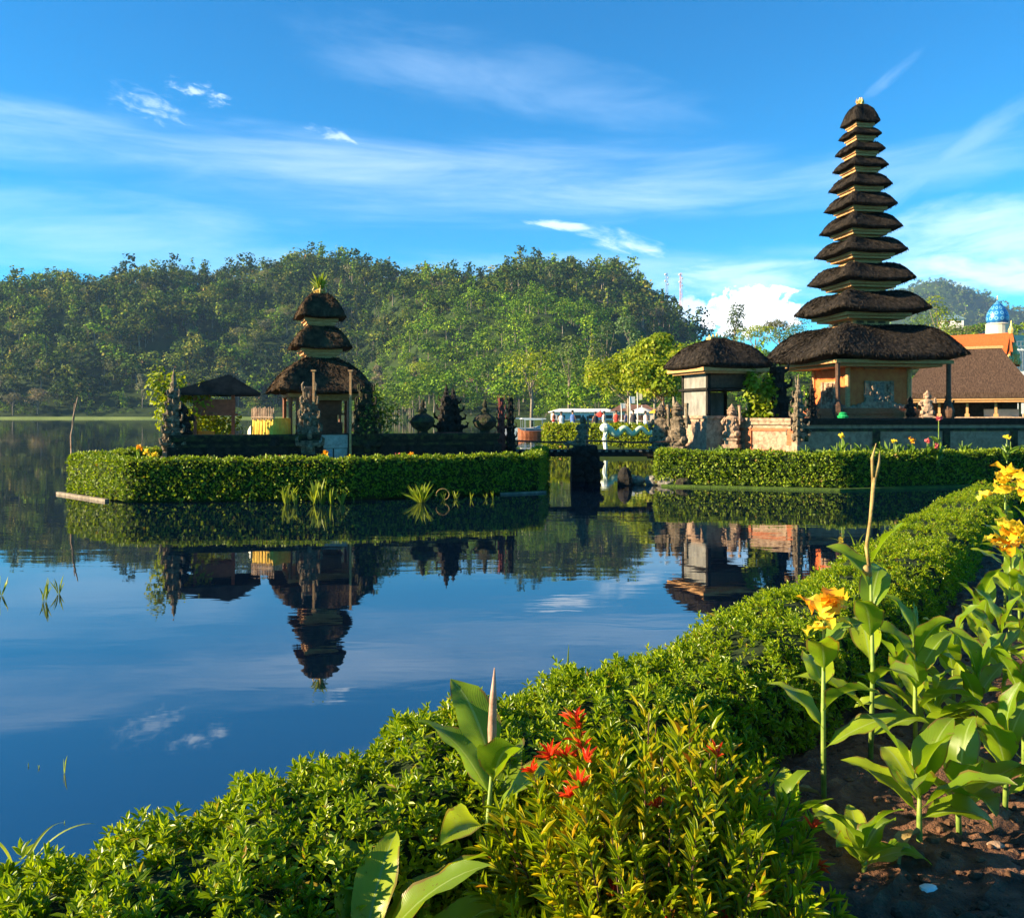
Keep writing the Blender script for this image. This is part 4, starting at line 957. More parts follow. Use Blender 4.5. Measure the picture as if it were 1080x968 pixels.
# small pavilion with a thin tin roof
pv_ = thing('small_pavilion', 'small brown wooden pavilion with a thin dark pitched roof on the left island', 'pavilion', (*onwall(224, 2.2), .55), WR)
Dp = pv_.location.y
hw_ = 94 * Dp / F / 2
b = MB(); v = [(-hw_, -1.0, 0), (hw_ * .98, -1.0, .02), (hw_ * .98, 1.0, .02), (-hw_, 1.0, 0), (.45, -.75, .62), (.40, .75, .62)]
z_e = zz_(415.5, Dp) - .55
v = [(x, y, z + z_e) for x, y, z in v]; vv = v + [(x, y, z - .07) for x, y, z in v]
b.add(vv, [(0, 1, 4)]); b.add(vv, [(2, 3, 5)]); b.add(vv, [(1, 2, 5, 4), (3, 0, 4, 5), (6, 9, 11, 10), (8, 7, 10, 11), (0, 6, 7, 1), (1, 7, 8, 2), (2, 8, 9, 3), (3, 9, 6, 0)]); b.add(vv, [(7, 6, 10)]); b.add(vv, [(9, 8, 11)])
b.build('roof', surf('dark_sheet_roof', (.012, .011, .010), (.04, .035, .03), 4, .9, .2, spec=.15), pv_)
hx_ = .58
for sx_ in (-1, 1):
    for sy_ in (-1, 1):
        p = MB(); p.box((sx_ * hx_, sy_ * .55, z_e / 2 + .3), (.10, .10, z_e - .5)); p.build('post', M['red_wood'], pv_)
b = MB(); b.box((0, -.55, z_e - .42), (2 * hx_ + .12, .05, .46)); b.box((0, .55, z_e - .42), (2 * hx_ + .12, .05, .46)); b.box((-hx_, 0, z_e - .42), (.05, 1.1, .46)); b.box((hx_, 0, z_e - .42), (.05, 1.1, .46)); b.box((0, -.58, z_e - .68), (2 * hx_ + .3, .08, .06)); b.build('upper_board', M['red_wood'], pv_)
b = MB(); b.box((0, 0, .68), (1.7, 1.5, .9)); b.build('base', M['mossy_stone'], pv_)
b = MB(); b.box((-.25, 0, 1.22), (.5, .5, .18)); b.build('offering_cloth', surf('orange_cloth', (.6, .20, .02), (.75, .32, .04), 5, .7, .2), pv_)
# cloth-wrapped altar
al = thing('cloth_wrapped_altar', 'altar wrapped in pleated golden cloth with a row of pale pickets on top', 'altar', (*onwall(287, .35), 1.45), R(-24))
b = MB(); n_ = 60
def skirt(mb, hx, hy, z0, z1, amp, n=80):
    per = 4 * (hx + hy); P0, P1 = [], []
    for k in range(n):
        s_ = per * k / n; w_ = amp * math.sin(k * 2.3)
        if s_ < 2 * hx: x, y, nx, ny = -hx + s_, -hy, 0, -1
        elif s_ < 2 * hx + 2 * hy: x, y, nx, ny = hx, -hy + s_ - 2 * hx, 1, 0
        elif s_ < 4 * hx + 2 * hy: x, y, nx, ny = hx - (s_ - 2 * hx - 2 * hy), hy, 0, 1
        else: x, y, nx, ny = -hx, hy - (s_ - 4 * hx - 2 * hy), -1, 0
        P0.append((x + nx * (w_ + .03), y + ny * (w_ + .03), z0)); P1.append((x + nx * w_ * .4, y + ny * w_ * .4, z1))
    mb.add(P0 + P1, [(k, (k + 1) % n, n + (k + 1) % n, n + k) for k in range(n)]); mb.add(P1, [list(range(n))])
skirt(b, .42, .40, .2, .85, .02); b.build('cloth', M['gold_cloth'], al)
b = MB()
for k in range(14): b.box((-.43 + k * .066, -.42, .98), (.022, .02, .34 + .05 * (k % 3)))
for k in range(12): b.box((-.43, -.36 + k * .066, .98), (.02, .022, .34 + .05 * (k % 3)))
b.box((0, -.42, .88), (.92, .03, .04)); b.box((-.43, 0, .88), (.03, .84, .04)); b.build('picket', M['pale_stone'], al)
b = MB(); b.box((0, 0, .12), (1.1, 1.0, .28)); b.build('base', M['lava'], al)
b = MB(); b.add([(-.62, -.4, .1), (-.45, -.46, .1), (-.45, -.46, .62)], [0, 1, 2]); b.add([(-.62, -.4, .1), (-.45, -.46, .62), (-.70, -.3, .45)], [0, 1, 2]); b.build('white_cloth', M['white'], al)

# bushes and trees on the island
def ground_bush(name, label, loc, r, h, n, leaf, mat, cat='bush', seed=1, group=None):
    rg = np.random.default_rng(seed); t = thing(name, label, cat, loc, 0, group)
    lobes = [((rg.normal() * r * .45, rg.normal() * r * .45, h * (.3 + .5 * rg.random())), (r * .5, r * .5, h * .3)) for _ in range(7)]
    p, d, nn, L = crown(rg, n, lobes, leaf, gap=.3); m = MB(); leaves(m, p, d, nn, L, L * .55, quad=True); m.build('foliage', mat, t)
    s_ = MB()
    for c_, r_ in lobes: s_.tube([(0, 0, 0), (c_[0] * .5, c_[1] * .5, c_[2] * .5), c_], [.03, .02, .008], 4)
    s_.build('stems', M['bark'], t); return t
ground_bush('sunlit_shrub', 'bright yellow-green shrub glowing behind the left corner shrine', (*onwall(181, 2.2), .55), .75, 3.2, 1500, .16, M['tree_bright'], 'shrub', 61)
ground_bush('sunlit_shrub', 'green shrub seen through the open small pavilion', (*onwall(222, 3.7), .55), 1.0, 2.2, 900, .16, M['tree_bright'], 'shrub', 62)
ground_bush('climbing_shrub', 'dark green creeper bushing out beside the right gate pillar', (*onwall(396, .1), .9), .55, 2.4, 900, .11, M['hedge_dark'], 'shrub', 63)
ground_bush('bamboo_clump', 'feathery green bamboo clump between the grey shrine and the dark gate tower', (*XY(803, 31.6), .8), .65, 3.1, 1600, .2, M['tree_bright'], 'bamboo', 64)
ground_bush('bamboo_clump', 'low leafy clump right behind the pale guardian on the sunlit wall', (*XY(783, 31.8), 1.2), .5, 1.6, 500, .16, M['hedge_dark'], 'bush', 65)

# ------------------------------------------------------------------ footbridge
br = thing('footbridge', 'narrow dark footbridge with thin handrail joining the island and the big temple', 'bridge', (0, 31.2, 0))
x0_, x1_ = XY(543, 31.2)[0], XY(712, 31.2)[0]
b = MB(); b.box(((x0_ + x1_) / 2, 0, 1.08), (x1_ - x0_, .8, .10)); b.box(((x0_ + x1_) / 2, -.42, .97), (x1_ - x0_, .08, .14)); b.build('deck', M['lava'], br)
b = MB()
for k in range(24): b.box((x0_ + .1 + k * (x1_ - x0_ - .2) / 23, -.44, 1.10), (.10, .10, .06))
b.build('plank_ends', M['pale_stone'], br)
for y_ in (-.42, .42):
    b = MB(); b.tube([(x0_ + (x1_ - x0_) * t / 8, y_, 1.42 + .03 * math.cos(t * 1.57)) for t in range(9)], .022, 6)
    for t in (0, 3, 6, 9): b.tube([(x0_ + (x1_ - x0_) * t / 9, y_, 1.1), (x0_ + (x1_ - x0_) * t / 9, y_, 1.42)], .02, 5)
    b.build('handrail', M['dark_wood'], br)
b = MB(); b.box((XY(617, 31.2)[0], 0, .40), (1.05, 1.0, 1.35), 0, top=.92); b.box((XY(617, 31.2)[0], 0, 1.15), (.8, 1.1, .28))
rg = random.Random(3)
for _ in range(24): b.blob((XY(617, 31.2)[0] + rg.uniform(-.5, .5), -.48, rg.uniform(0, 1.3)), (.16, .14, .14), 7, jit=.3, m=5)
b.build('pier', M['lava'], br)
guardian('guardian_statue', 'carved guardian standing on the bridge pier in the middle of the channel', (XY(615, 30.9)[0], 30.9, 1.25), 1.15, R(-30), 'statue', seed=51)
t = thing('naga_head', 'small curling stone serpent head beside the bridge pier', 'statue', (XY(606, 30.8)[0], 30.8, 1.15))
b = MB(); b.tube([(.1, 0, 0), (0, 0, .2), (-.2, -.02, .25), (-.32, -.03, .18), (-.42, -.03, .24)], [.09, .1, .08, .07, .02], 7); b.build('head', M['statue'], t)
b = MB(); b.tube([(0, 0, .26), (.06, 0, .42), (.16, 0, .38)], [.05, .03, .01], 6); b.build('crest', M['statue'], t)
# rocks at the water's edge
for i, (px, D, r_, lab) in enumerate([(659, 29.2, .34, 'upright dark boulder in the water left of the temple hedge'), (672, 29.6, .22, 'pale pinkish rock at the tip of the temple bank'), (690, 29.3, .26, 'grey rock under the left end of the temple hedge'), (705, 29.0, .30, 'grey flat rock at the foot of the temple hedge'), (722, 28.6, .24, 'small mossy rock at the foot of the temple hedge, rightmost of the row')]):
    b = MB(); b.blob((0, 0, 0), (r_ * (.8 if i == 0 else 1.3), r_, r_ * (1.5 if i == 0 else .8)), 10, jit=.25, m=7); o = b.build('boulder', [M['lava'], M['pale_stone'], M['grey_stone'], M['grey_stone'], M['mossy_stone']][i]); o.location = (*XY(px, D), .12); tag(o, lab, 'rock')

# ------------------------------------------------------------------ far bank village
t = thing('serpent_balustrade', 'pale green and white wavy serpent sculpture lying along the far hedge', 'sculpture', (0, 50.2, 0))
b = MB(); pts = []
for k in range(41):
    px = 640 + k * 1.35; pts.append(((px - 540) / F * 50.2, .05 * k * .2, zz_(455 - 3.2 * math.sin(k * .48 + 1.2) - k * .02, 50.2)))
b.tube(pts, [.22 - .003 * k for k in range(41)], 8); b.build('body', surf('pale_green_scales', (.25, .50, .26), (.60, .68, .52), 2.2, .5, .3), t, smooth=True)
b = MB(); p0 = Vector(pts[0]); b.blob(p0 + Vector((-.1, 0, .05)), (.32, .25, .28), 10, jit=.1); b.tube([p0, p0 + Vector((-.15, -.05, -.6)), p0 + Vector((-.05, -.05, -1.3))], [.16, .14, .12], 7); b.build('head', surf('white_scales', (.5, .6, .5), (.75, .8, .72), 3, .5, .2), t)
def boat(label, px, D, L, rz, hull, canopy):
    t = thing('tour_boat', label, 'boat', (*XY(px, D), .05), rz); b = MB(); rows = []
    for s_ in np.linspace(-1, 1, 9):
        w_ = .75 * (1 - abs(s_) ** 2.6) + .05; z_ = .55 + .35 * s_ ** 4
        rows.append([(s_ * L / 2, -w_, z_), (s_ * L / 2, -w_ * .6, -.1), (s_ * L / 2, w_ * .6, -.1), (s_ * L / 2, w_, z_)])
    for k in range(8):
        for j in range(3): b.add([rows[k][j], rows[k + 1][j], rows[k + 1][j + 1], rows[k][j + 1]], [0, 1, 2, 3])
        b.add([rows[k][0], rows[k + 1][0], rows[k + 1][3], rows[k][3]], [3, 2, 1, 0])
    b.build('hull', hull, t); b = MB(); b.box((0, 0, 1.85), (L * .6, 1.4, .12), top=.9); b.build('canopy', canopy, t)
    for sx_ in (-1, 1):
        for sy_ in (-1, 1): p = MB(); p.tube([(sx_ * L * .27, sy_ * .6, .5), (sx_ * L * .27, sy_ * .6, 1.8)], .04, 5); p.build('post', M['metal'], t)
    return t
bl = surf('grey_blue_boat_paint', (.20, .28, .34), (.30, .38, .42), 2, .4, 0); og = surf('orange_boat_paint', (.22, .07, .03), (.34, .12, .05), 2, .4, 0)
boat('small tour boat with white canopy and grey-blue hull moored at the far shore', 562, 110, 5.5, R(10), bl, M['white'])
boat('small tour boat with orange hull moored nearest the bright hedge', 563, 95, 3.6, R(-6), og, bl)
boat('white canopied tour boat moored left of the others on the far shore', 551, 118, 5.5, R(20), M['white'], M['white'])

def person(label, px, D, z, cloth, legs, hair, rz, arm=0, s=1.0, cat='person'):
    t = thing('person', label, cat, (*XY(px, D), z), rz)
    skin = M.setdefault('skin', surf('skin', (.28, .15, .09), (.34, .19, .12), 3, .6, 0))
    me = bpy.data.meshes.new('body'); a = arm
    v = [(0, 0, .95), (0, 0, 1.2), (0, 0, 1.42), (0, 0, 1.52), (0, -.01, 1.68), (-.18, 0, 1.40), (-.25, -.04, 1.12), (-.24, -.15 - a, .92 + a), (.18, 0, 1.40), (.25, -.02, 1.12), (.24, -.10, .88), (-.10, 0, .90), (-.11, -.03, .50), (-.11, .02, .08), (-.11, -.12, .03), (.10, 0, .90), (.12, .02, .50), (.12, .08, .08), (.12, -.06, .03)]
    e = [(0, 1), (1, 2), (2, 3), (3, 4), (2, 5), (5, 6), (6, 7), (2, 8), (8, 9), (9, 10), (0, 11), (11, 12), (12, 13), (13, 14), (0, 15), (15, 16), (16, 17), (17, 18)]
    rr = [.13, .13, .14, .055, .10, .055, .042, .03, .055, .042, .03, .085, .06, .04, .035, .085, .06, .04, .035]
    me.from_pydata([Vector(x) * s for x in v], e, []); o = bpy.data.objects.new('body', me); COL.objects.link(o); o.parent = t; me.materials.append(skin)
    sk = o.modifiers.new('s', 'SKIN'); 
    if not me.skin_vertices: me.attributes
    for k, r_ in enumerate(rr): me.skin_vertices[0].data[k].radius = (r_ * s, r_ * s * .85)
    me.skin_vertices[0].data[0].use_root = True
    ss = o.modifiers.new('d', 'SUBSURF'); ss.levels = ss.render_levels = 1
    b = MB(); b.lathe([(.19 * s, .85 * s), (.17 * s, 1.05 * s), (.20 * s, 1.3 * s), (.17 * s, 1.43 * s), (.07 * s, 1.50 * s)], n=10, sxy=(1.1, .85)); b.build('shirt', cloth, t)
    b = MB(); b.lathe([(.20 * s, .12 * s), (.20 * s, .5 * s), (.18 * s, .9 * s)], n=10, sxy=(1.1, .85)); b.build('sarong', legs, t)
    b = MB(); b.blob((0, .02 * s, 1.73 * s), (.105 * s, .11 * s, .09 * s), 8); b.build('hair', hair, t)
    return t
cw = M['white']; cr = surf('red_cloth', (.45, .03, .02), (.55, .06, .04), 3, .8, 0); cbk = surf('dark_cloth', (.02, .02, .03), (.05, .05, .06), 3, .8, 0); cbl = surf('blue_cloth', (.04, .10, .30), (.08, .16, .40), 3, .8, 0); cy = M['gold_cloth']
try:
    spec = [('person in a white shirt and dark sarong walking behind the far hedge', 592, 62, cw, cbk), ('person in a red shirt standing at the left end of the shore crowd', 584, 75, cr, cw),
            ('person in a blue shirt and white sarong behind the far hedge', 604, 66, cbl, cw), ('person in a dark shirt and golden sarong behind the pier statue', 628, 64, cbk, cy),
            ('person in white from head to foot right of the pier statue', 637, 70, cw, cw), ('person in a red top and dark sarong in the middle of the shore crowd', 650, 68, cr, cbk),
            ('person in a golden shirt beneath the orange parasol', 702, 74, cy, cw), ('person in a white top and blue sarong left of the orange parasol', 681, 66, cw, cbl),
            ('person in a dark top and white sarong beside the white parasol', 668, 64, cbk, cw), ('person in a blue top and dark sarong, farthest back of the shore crowd', 660, 90, cbl, cbk)]
    for i, (lab, px, D, c1_, c2_) in enumerate(spec):
        person(lab, px, D, .8 + .002 * D, c1_, c2_, M['lava'], R(i * 67), .1 * (i % 3), .95 + .03 * (i % 3))
except Exception as ex: print('PERSON FAIL', ex)
def parasol(label, px, D, z, r_, mat, h=2.3):
    t = thing('parasol', label, 'parasol', (*XY(px, D), z)); b = MB(); b.tube([(0, 0, 0), (0, 0, h)], .035, 6); b.build('pole', M['dark_wood'], t)
    b = MB(); b.lathe([(r_, h - .42), (r_ * 1.02, h - .30), (r_ * .6, h - .08), (.05, h + .12), (.02, h + .3)], n=12); b.build('canopy', mat, t); return t
parasol('orange parasol on the far bank below the big trees', 701, 70, .95, 1.25, surf('orange_canvas', (.65, .25, .02), (.8, .38, .04), 2, .7, 0), 2.0)
parasol('white parasol on the far bank left of the orange one', 677, 76, .95, 1.1, M['white'], 2.0)
parasol('small dark red parasol on the far bank behind the naga', 633, 80, 1.0, .55, cr, 1.6)
for i, (px, D, y0, y1) in enumerate([(664, 66, 400, 436), (672, 72, 398, 437), (655, 80, 412, 438)]):
    b = MB(); H_ = (y1 - y0) / F * D + .3; b.tube([(0, 0, 0), (.05, 0, H_ * .6), (.0, 0, H_)], [.06, .05, .035], 6); b.box((.22, 0, H_ * .9), (.4, .03, H_ * .18)); o = b.build('flag_pole', M['white'])
    o.location = (*XY(px, D), .9); tag(o, ['tallest white pole with a banner in front of the big trees', 'white bannered pole immediately right of the tallest one', 'short white bannered pole standing farther back'][i], 'pole')

# big sunlit trees on the right bank
def place(t, px, D, z, rz=0): t.location = (*XY(px, D), z); t.rotation_euler.z = rz; return t
BT = [(662, 92, 'round', 9.0, 'bushy sunlit tree behind the poles, left of the big trees'), (690, 80, 'tall', 9.0, 'tall airy yellow-green tree just left of the grey shrine'), (712, 86, 'round', 9.6, 'broad bright tree rising behind the grey shrine roof'),
      (735, 78, 'spread', 7.0, 'low spreading tree half hidden by the grey shrine'), (700, 70, 'round', 6.5, 'lower bushy tree over the parasols')]
for i, (px, D, kd, H_, lab) in enumerate(BT):
    place(make_tree('tree', lab, kd, 200 + i, 4200, .34, M['tree_bright'], 'sunlit trees on the right bank', H=H_), px, D, .9, i)
MTR = [(560, 190, 'round', 11, 'rounded yellow-green tree standing alone by the far shore'), (600, 240, 'tall', 12, 'slender tree left on the green spur'), (640, 260, 'tall', 13, 'slim green tree in the middle of the spur'), (625, 300, 'conifer', 15, 'narrow dark conifer on the spur'),
       (668, 270, 'tall', 15, 'tall green tree on the spur behind the flag poles'), (775, 300, 'tall', 13, 'thin-topped tree on the skyline just right of the grey shrine roof'), (797, 280, 'spread', 11, 'spreading tree on the skyline between shrine and pagoda'), (822, 290, 'round', 11, 'round tree on the skyline touching the pagoda roof'),
       (838, 270, 'spread', 10, 'flat-topped tree behind the left tip of the pagoda roof'), (990, 255, 'tall', 11, 'upright green tree left of the blue dome against the far mountain'), (1013, 250, 'round', 8, 'low round tree behind the slate-roofed house'), (1075, 240, 'round', 14, 'dense green tree right of the blue dome'), (1098, 230, 'round', 14, 'dense green tree at the far right edge'), (970, 262, 'round', 9, 'bushy tree at the left foot of the far mountain'),
       (438, 430, 'conifer', 30, 'tall pale brownish conifer at the foot of the wooded hill'), (445, 400, 'round', 12, 'yellowish tree at the foot of the pale conifer'), (40, 552, 'round', 20, 'big pale rounded tree at the far left shore'), (14, 550, 'spread', 16, 'brownish tree at the left edge of the far shore'), (400, 535, 'tall', 19, 'pale slender tree behind the right side of the small pagoda'), (150, 558, 'tall', 21, 'pale-trunked tree on the far shore left of the island pavilion')]
for i, (px, D, kd, H_, lab) in enumerate(MTR):
    pale = i in (14, 16, 17, 18, 19)
    z = float(ground(np.array([px]), np.array([D]))[0])
    place(make_tree('tree', lab, kd, 300 + i, 1100, H_ * .05, M['tree_pale'] if pale else (M['tree_bright'] if i in (0, 15) or i % 3 == 0 else M['tree'])), px, D, max(z - .3, .2), i * 1.7) if True else None
    if not pale and i not in (0, 15): pass
# banana / palm clumps on the spur
def palm(label, px, D, H_):
    t = thing('banana_plant', label, 'banana plant', (*XY(px, D), float(hills(np.array([px]), np.array([D]))[0]) - .2))
    b = MB(); b.tube([(0, 0, 0), (.05, 0, H_ * .5), (0, 0, H_ * .62)], [.18, .15, .1], 7); b.build('stem', M['stem'], t)
    b = MB()
    for k in range(9):
        a_ = k * 2.4; n = 6; pts = []
        for j in range(n):
            s_ = j / (n - 1); pts.append((math.cos(a_) * H_ * .42 * s_, math.sin(a_) * H_ * .42 * s_, H_ * (.6 + .45 * s_ - .5 * s_ * s_)))
        sd = Vector((-math.sin(a_), math.cos(a_), 0))
        for j in range(n - 1):
            w0 = .32 * math.sin(math.pi * (j / (n - 1) * .9 + .08)); w1 = .32 * math.sin(math.pi * ((j + 1) / (n - 1) * .9 + .08))
            p, q_ = Vector(pts[j]), Vector(pts[j + 1]); b.add([tuple(p - sd * w0), tuple(p + sd * w0), tuple(q_ + sd * w1), tuple(q_ - sd * w1)], [0, 1, 2, 3])
    b.build('fronds', M['tree_bright'], t)
for lab, px, D, H_ in [('banana plant with arching fronds on the spur, left of the big trees', 648, 215, 5), ('banana plant at the foot of the spur behind the long white building', 622, 205, 4.5), ('banana plant near the middle of the green spur', 640, 235, 5)]: palm(lab, px, D, H_)
#@@PART3
# ------------------------------------------------------------------ near bank, soil
HP = [(-7.2, -3.0), (-3.6, .72), (-1.62, 2.72), (-.27, 4.1), (.96, 5.4), (3.1, 8.26), (5.4, 11.7), (7.6, 15.0), (8.8, 16.4), (10.6, 17.1), (14.5, 17.5), (19, 17.6)]
slab('near_bank', [(x + .12, y - .12) for x, y in HP] + [(26, 17.5), (26, -12), (-7, -12)], -1, .44, M['soil'])
xs = np.arange(-2.0, 12.0, .05); ys = np.arange(1.0, 15.5, .05)
def hedge_dist(x, y):
    """distance inside the outer hedge line (positive towards the bed)"""
    best = np.full(x.shape, 1e9)
    for (x0, y0), (x1, y1) in zip(HP[:-1], HP[1:]):
        dx, dy = x1 - x0, y1 - y0; L2 = dx * dx + dy * dy
        t = np.clip(((x - x0) * dx + (y - y0) * dy) / L2, 0, 1); d = np.hypot(x - x0 - t * dx, y - y0 - t * dy)
        sg = ((x - x0) * dy - (y - y0) * dx)
        best = np.where(np.abs(d) < np.abs(best), np.where(sg > 0, d, -d), best)
    return best
gx, gy = np.meshgrid(xs, ys, indexing='ij')
def soilz(x, y):
    z = .55 + .025 * np.sin(x * 2.3 + y * 1.1) + .02 * np.sin(y * 3.7 - x) + .012 * np.sin(x * 9 + 1) * np.sin(y * 8) + .010 * np.sin(x * 21 + y * 5) * np.sin(y * 19 - x * 7)
    return z
gz = soilz(gx, gy) + RNG.random(gx.shape) ** 3 * .028
hd = hedge_dist(gx, gy); ny_ = len(ys)
i, j = np.meshgrid(np.arange(len(xs) - 1), np.arange(ny_ - 1), indexing='ij'); keep = (hd[:-1, :-1] > .3).ravel(); a = (i * ny_ + j).ravel()[keep]
mb = MB(); mb.add(np.stack([gx, gy, gz], -1).reshape(-1, 3), np.stack([a, a + ny_, a + ny_ + 1, a + 1], 1))
tag(mb.build('garden_soil', M['soil'], smooth=False), kind='structure')
mb = MB(); rg = np.random.default_rng(4)
for _ in range(2600):
    D = 2.4 + 5.5 * rg.random() ** 1.6; px = rg.uniform(560, 1120); x, y = XY(px, D)
    if hedge_dist(np.array([x]), np.array([y]))[0] < 1.0: continue
    r_ = .004 + .022 * rg.random() ** 3; mb.blob((x, y, float(soilz(np.array(x), np.array(y))) + r_ * .5), (r_ * rg.uniform(.8, 1.5), r_, r_ * .8), 6, jit=.45, m=4)
tag(mb.build('soil_crumbs', M['clod']), kind='stuff')
for i, (px, py, r_, lab, mt) in enumerate([(980, 942, .028, 'flat white pebble lying on the dark soil at the bottom right', 'white'), (1062, 838, .03, 'reddish clod of earth at the right edge of the bed', 'clod'), (966, 905, .03, 'brown clod of earth beside the small canna at the bottom', 'clod'), (1050, 893, .026, 'pinkish stone on the sunlit soil at the lower right', 'pale_stone'), (1018, 792, .035, 'brown stone under the right-hand canna leaves', 'clod')]):
    x, y = XY(px, 1665 / (py - HOR)); b = MB(); b.blob((0, 0, 0), (r_ * 1.4, r_, r_ * .6), 9, jit=.3, m=6); o = b.build('pebble', M[mt]); o.location = (x, y, float(soilz(np.array(x), np.array(y))) + r_ * .4); tag(o, lab, 'stone')

def dfn(p):
    D = np.hypot(p[:, 0], p[:, 1]); vis = np.where(p[:, 1] < 1.2, .15, 1.0)
    return np.clip((4.2 / np.maximum(D, 3.2)) ** .9, .27, 1.0) * vis
hn = hedge('lakeside_hedge', 'glossy bright green hedge running along the near bank from bottom left to upper right', HP, .95, 1.04, .02, .5, 700, .047, M['hedge_near'], whorl=True, wob=.035, rnd=.20, density_fn=dfn, edge_noise=.035)

# ------------------------------------------------------------------ cannas
def blade(mb, base, azm, elev, L, W, bend=1.0, roll=0.0, cup=.35, wave=.02, nL=12, mi=0, petiole=.12, seed=0, tipw=.0):
    rg = random.Random(seed); nW = 6
    pts = []; p = Vector(base); e = elev; side0 = Vector((-math.sin(azm), math.cos(azm), 0)); ds = L / nL
    tw = rg.uniform(-.5, .5); ph = rg.random() * 6
    V, C = [], []
    for k in range(nL + 1):
        t = k / nL; a_ = azm + tw * t * t * .8
        d = Vector((math.cos(a_) * math.cos(e), math.sin(a_) * math.cos(e), math.sin(e)))
        sd = Vector((-math.sin(a_), math.cos(a_), 0)); n = sd.cross(d) * -1
        rl = roll * t + tw * .5 * t; sd2 = sd * math.cos(rl) + n * math.sin(rl); n2 = n * math.cos(rl) - sd * math.sin(rl)
        tt = max(0, (t - petiole) / (1 - petiole))
        w = W * .5 * (max(0.0, math.sin(math.pi * tt ** .82)) ** .75) * (1 - .15 * tt) + .006 * (1 - t)
        for c_ in range(nW + 1):
            s_ = c_ / nW * 2 - 1
            z_ = cup * abs(s_) ** 1.3 * w + wave * math.sin(t * 17 + ph + s_ * 1.2) * abs(s_) ** 2 * min(1, w * 20)
            V.append(p + sd2 * (s_ * w) + n2 * (-z_ if False else z_)); C.append((t, c_ / nW, .5))
        p = p + d * ds; e -= bend * ds / L * (0.35 + 1.5 * t)
    fs = [(k * (nW + 1) + c_, k * (nW + 1) + c_ + 1, (k + 1) * (nW + 1) + c_ + 1, (k + 1) * (nW + 1) + c_) for k in range(nL) for c_ in range(nW)]
    mb.add([tuple(v) for v in V], fs, mi, np.array(C))
def canna_flower(parent, loc, s=1.0, seed=0, pink=False):
    rg = random.Random(seed); f = MB()
    for k in range(16):
        azm = k * 2.4 + rg.random(); el_ = rg.uniform(-.3, 1.3); o = Vector((rg.gauss(0, .018), rg.gauss(0, .018), rg.uniform(-.05, .05))) * s
        blade(f, Vector(loc) + o, azm, el_, rg.uniform(.055, .085) * s, rg.uniform(.045, .07) * s, 1.6, rg.uniform(-.6, .6), .3, .012 * s, 6, mi=0 if rg.random() < (.8) else 1, petiole=0, seed=seed * 50 + k)
    return f.build('flower', [M['yellow_petal'], M['orange_petal']] if not pink else [M['pink_petal'], M['pink_petal']], parent, smooth=True)
def spike(parent, loc, h, tilt=(0, 0), col='stem', seed=0, buds=5):
    rg = random.Random(seed); f = MB(); b0 = Vector(loc)
    for k in range(buds):
        a_ = k * 2.4; o = b0 + Vector((tilt[0], tilt[1], 1)) * (h * .5 * k / buds); d = Vector((math.cos(a_) * .10 + tilt[0], math.sin(a_) * .10 + tilt[1], 1)) * h * .5
        f.tube([o, o + d * .4, o + d], [.004, .0085, .002], 6)
    return f.build('bud_spike', M[col], parent, smooth=True)
def canna(label, x, y, stem_h, n, L, W, seed, rz=0.0, flower=None, bud=None, elev=(1.25, .55), low=.1, lean=(0, 0), z=None, dry=0, bend=1.1, group=None, stemmat='stem'):
    rg = random.Random(seed); z0 = .55 if z is None else z
    t = thing('canna_plant', label, 'canna', (x, y, z0), rz, group)
    top = Vector((lean[0], lean[1], stem_h)); b = MB()
    b.tube([(0, 0, -.03), tuple(top * .5 + Vector((rg.gauss(0, .01), rg.gauss(0, .01), 0))), tuple(top)], [.013, .011, .006], 8); b.build('stem', M[stemmat], t, smooth=True)
    f = MB()
    hi = min(stem_h, low + .45) if (flower or bud) else stem_h
    for k in range(n):
        u = k / max(1, n - 1); h_ = low + (hi - low) * u; p = top * (h_ / max(stem_h, .01)); az_ = k * 2.6 + rg.uniform(-.5, .5)
        e = elev[1] + (elev[0] - elev[1]) * u + rg.uniform(-.15, .15); Lk = L * rg.uniform(.75, 1.1) * (1 - .25 * u)
        blade(f, p, az_, e, Lk, W * rg.uniform(.8, 1.15), bend * rg.uniform(.5, 1.5), rg.uniform(-.5, .5), rg.uniform(.2, .5), .011, seed=seed * 31 + k)
    f.build('foliage', M['canna'], t, smooth=True)
    if dry:
        f = MB()
        for k in range(dry): blade(f, (0, 0, .05 + .1 * k), rg.random() * 6.28, .5, L * .7, W * .45, 3.0, 1.2, .8, .012, seed=seed * 7 + k)
        f.build('dry_leaf', M['drystem'], t, smooth=True)
    if flower: canna_flower(t, top + Vector((0, 0, .03)), flower, seed)
    if bud: spike(t, top, bud, seed=seed)
    return t
def CP(px, py): D = 1665 / (py - HOR); return XY(px, D)
def at(px, D): return XY(px, D)
canna('small low canna rosette in the middle of the bare soil at the bottom', *CP(910, 922), .08, 8, .36, .115, 1, elev=(1.25, .45), low=.03)
canna('small canna with four slim leaves between the red-tipped bush and the flowering one', *CP(830, 885), .07, 6, .34, .095, 2, elev=(1.3, .7), low=.03)
canna('tall-stemmed canna with a big yellow and orange bloom, left of the bed', *CP(869, 852), .88, 6, .40, .14, 3, flower=1.6, low=.28, elev=(1.1, .6), dry=1)
canna('broad-leaved young canna with a withered brown leaf, lower right of the bed', *CP(970, 893), .26, 8, .46, .155, 4, low=.12, elev=(1.35, .5), dry=1)
canna('young canna with one folded pale leaf beside the withered one', *CP(1012, 880), .22, 6, .40, .15, 5, low=.10, elev=(1.2, .5))
t = canna('leggy canna whose bare dry flower stalk rises highest of all, left in the bed', *at(918, 4.5), 1.05, 8, .44, .15, 6, low=.15, elev=(1.3, .7), lean=(.0, 0))
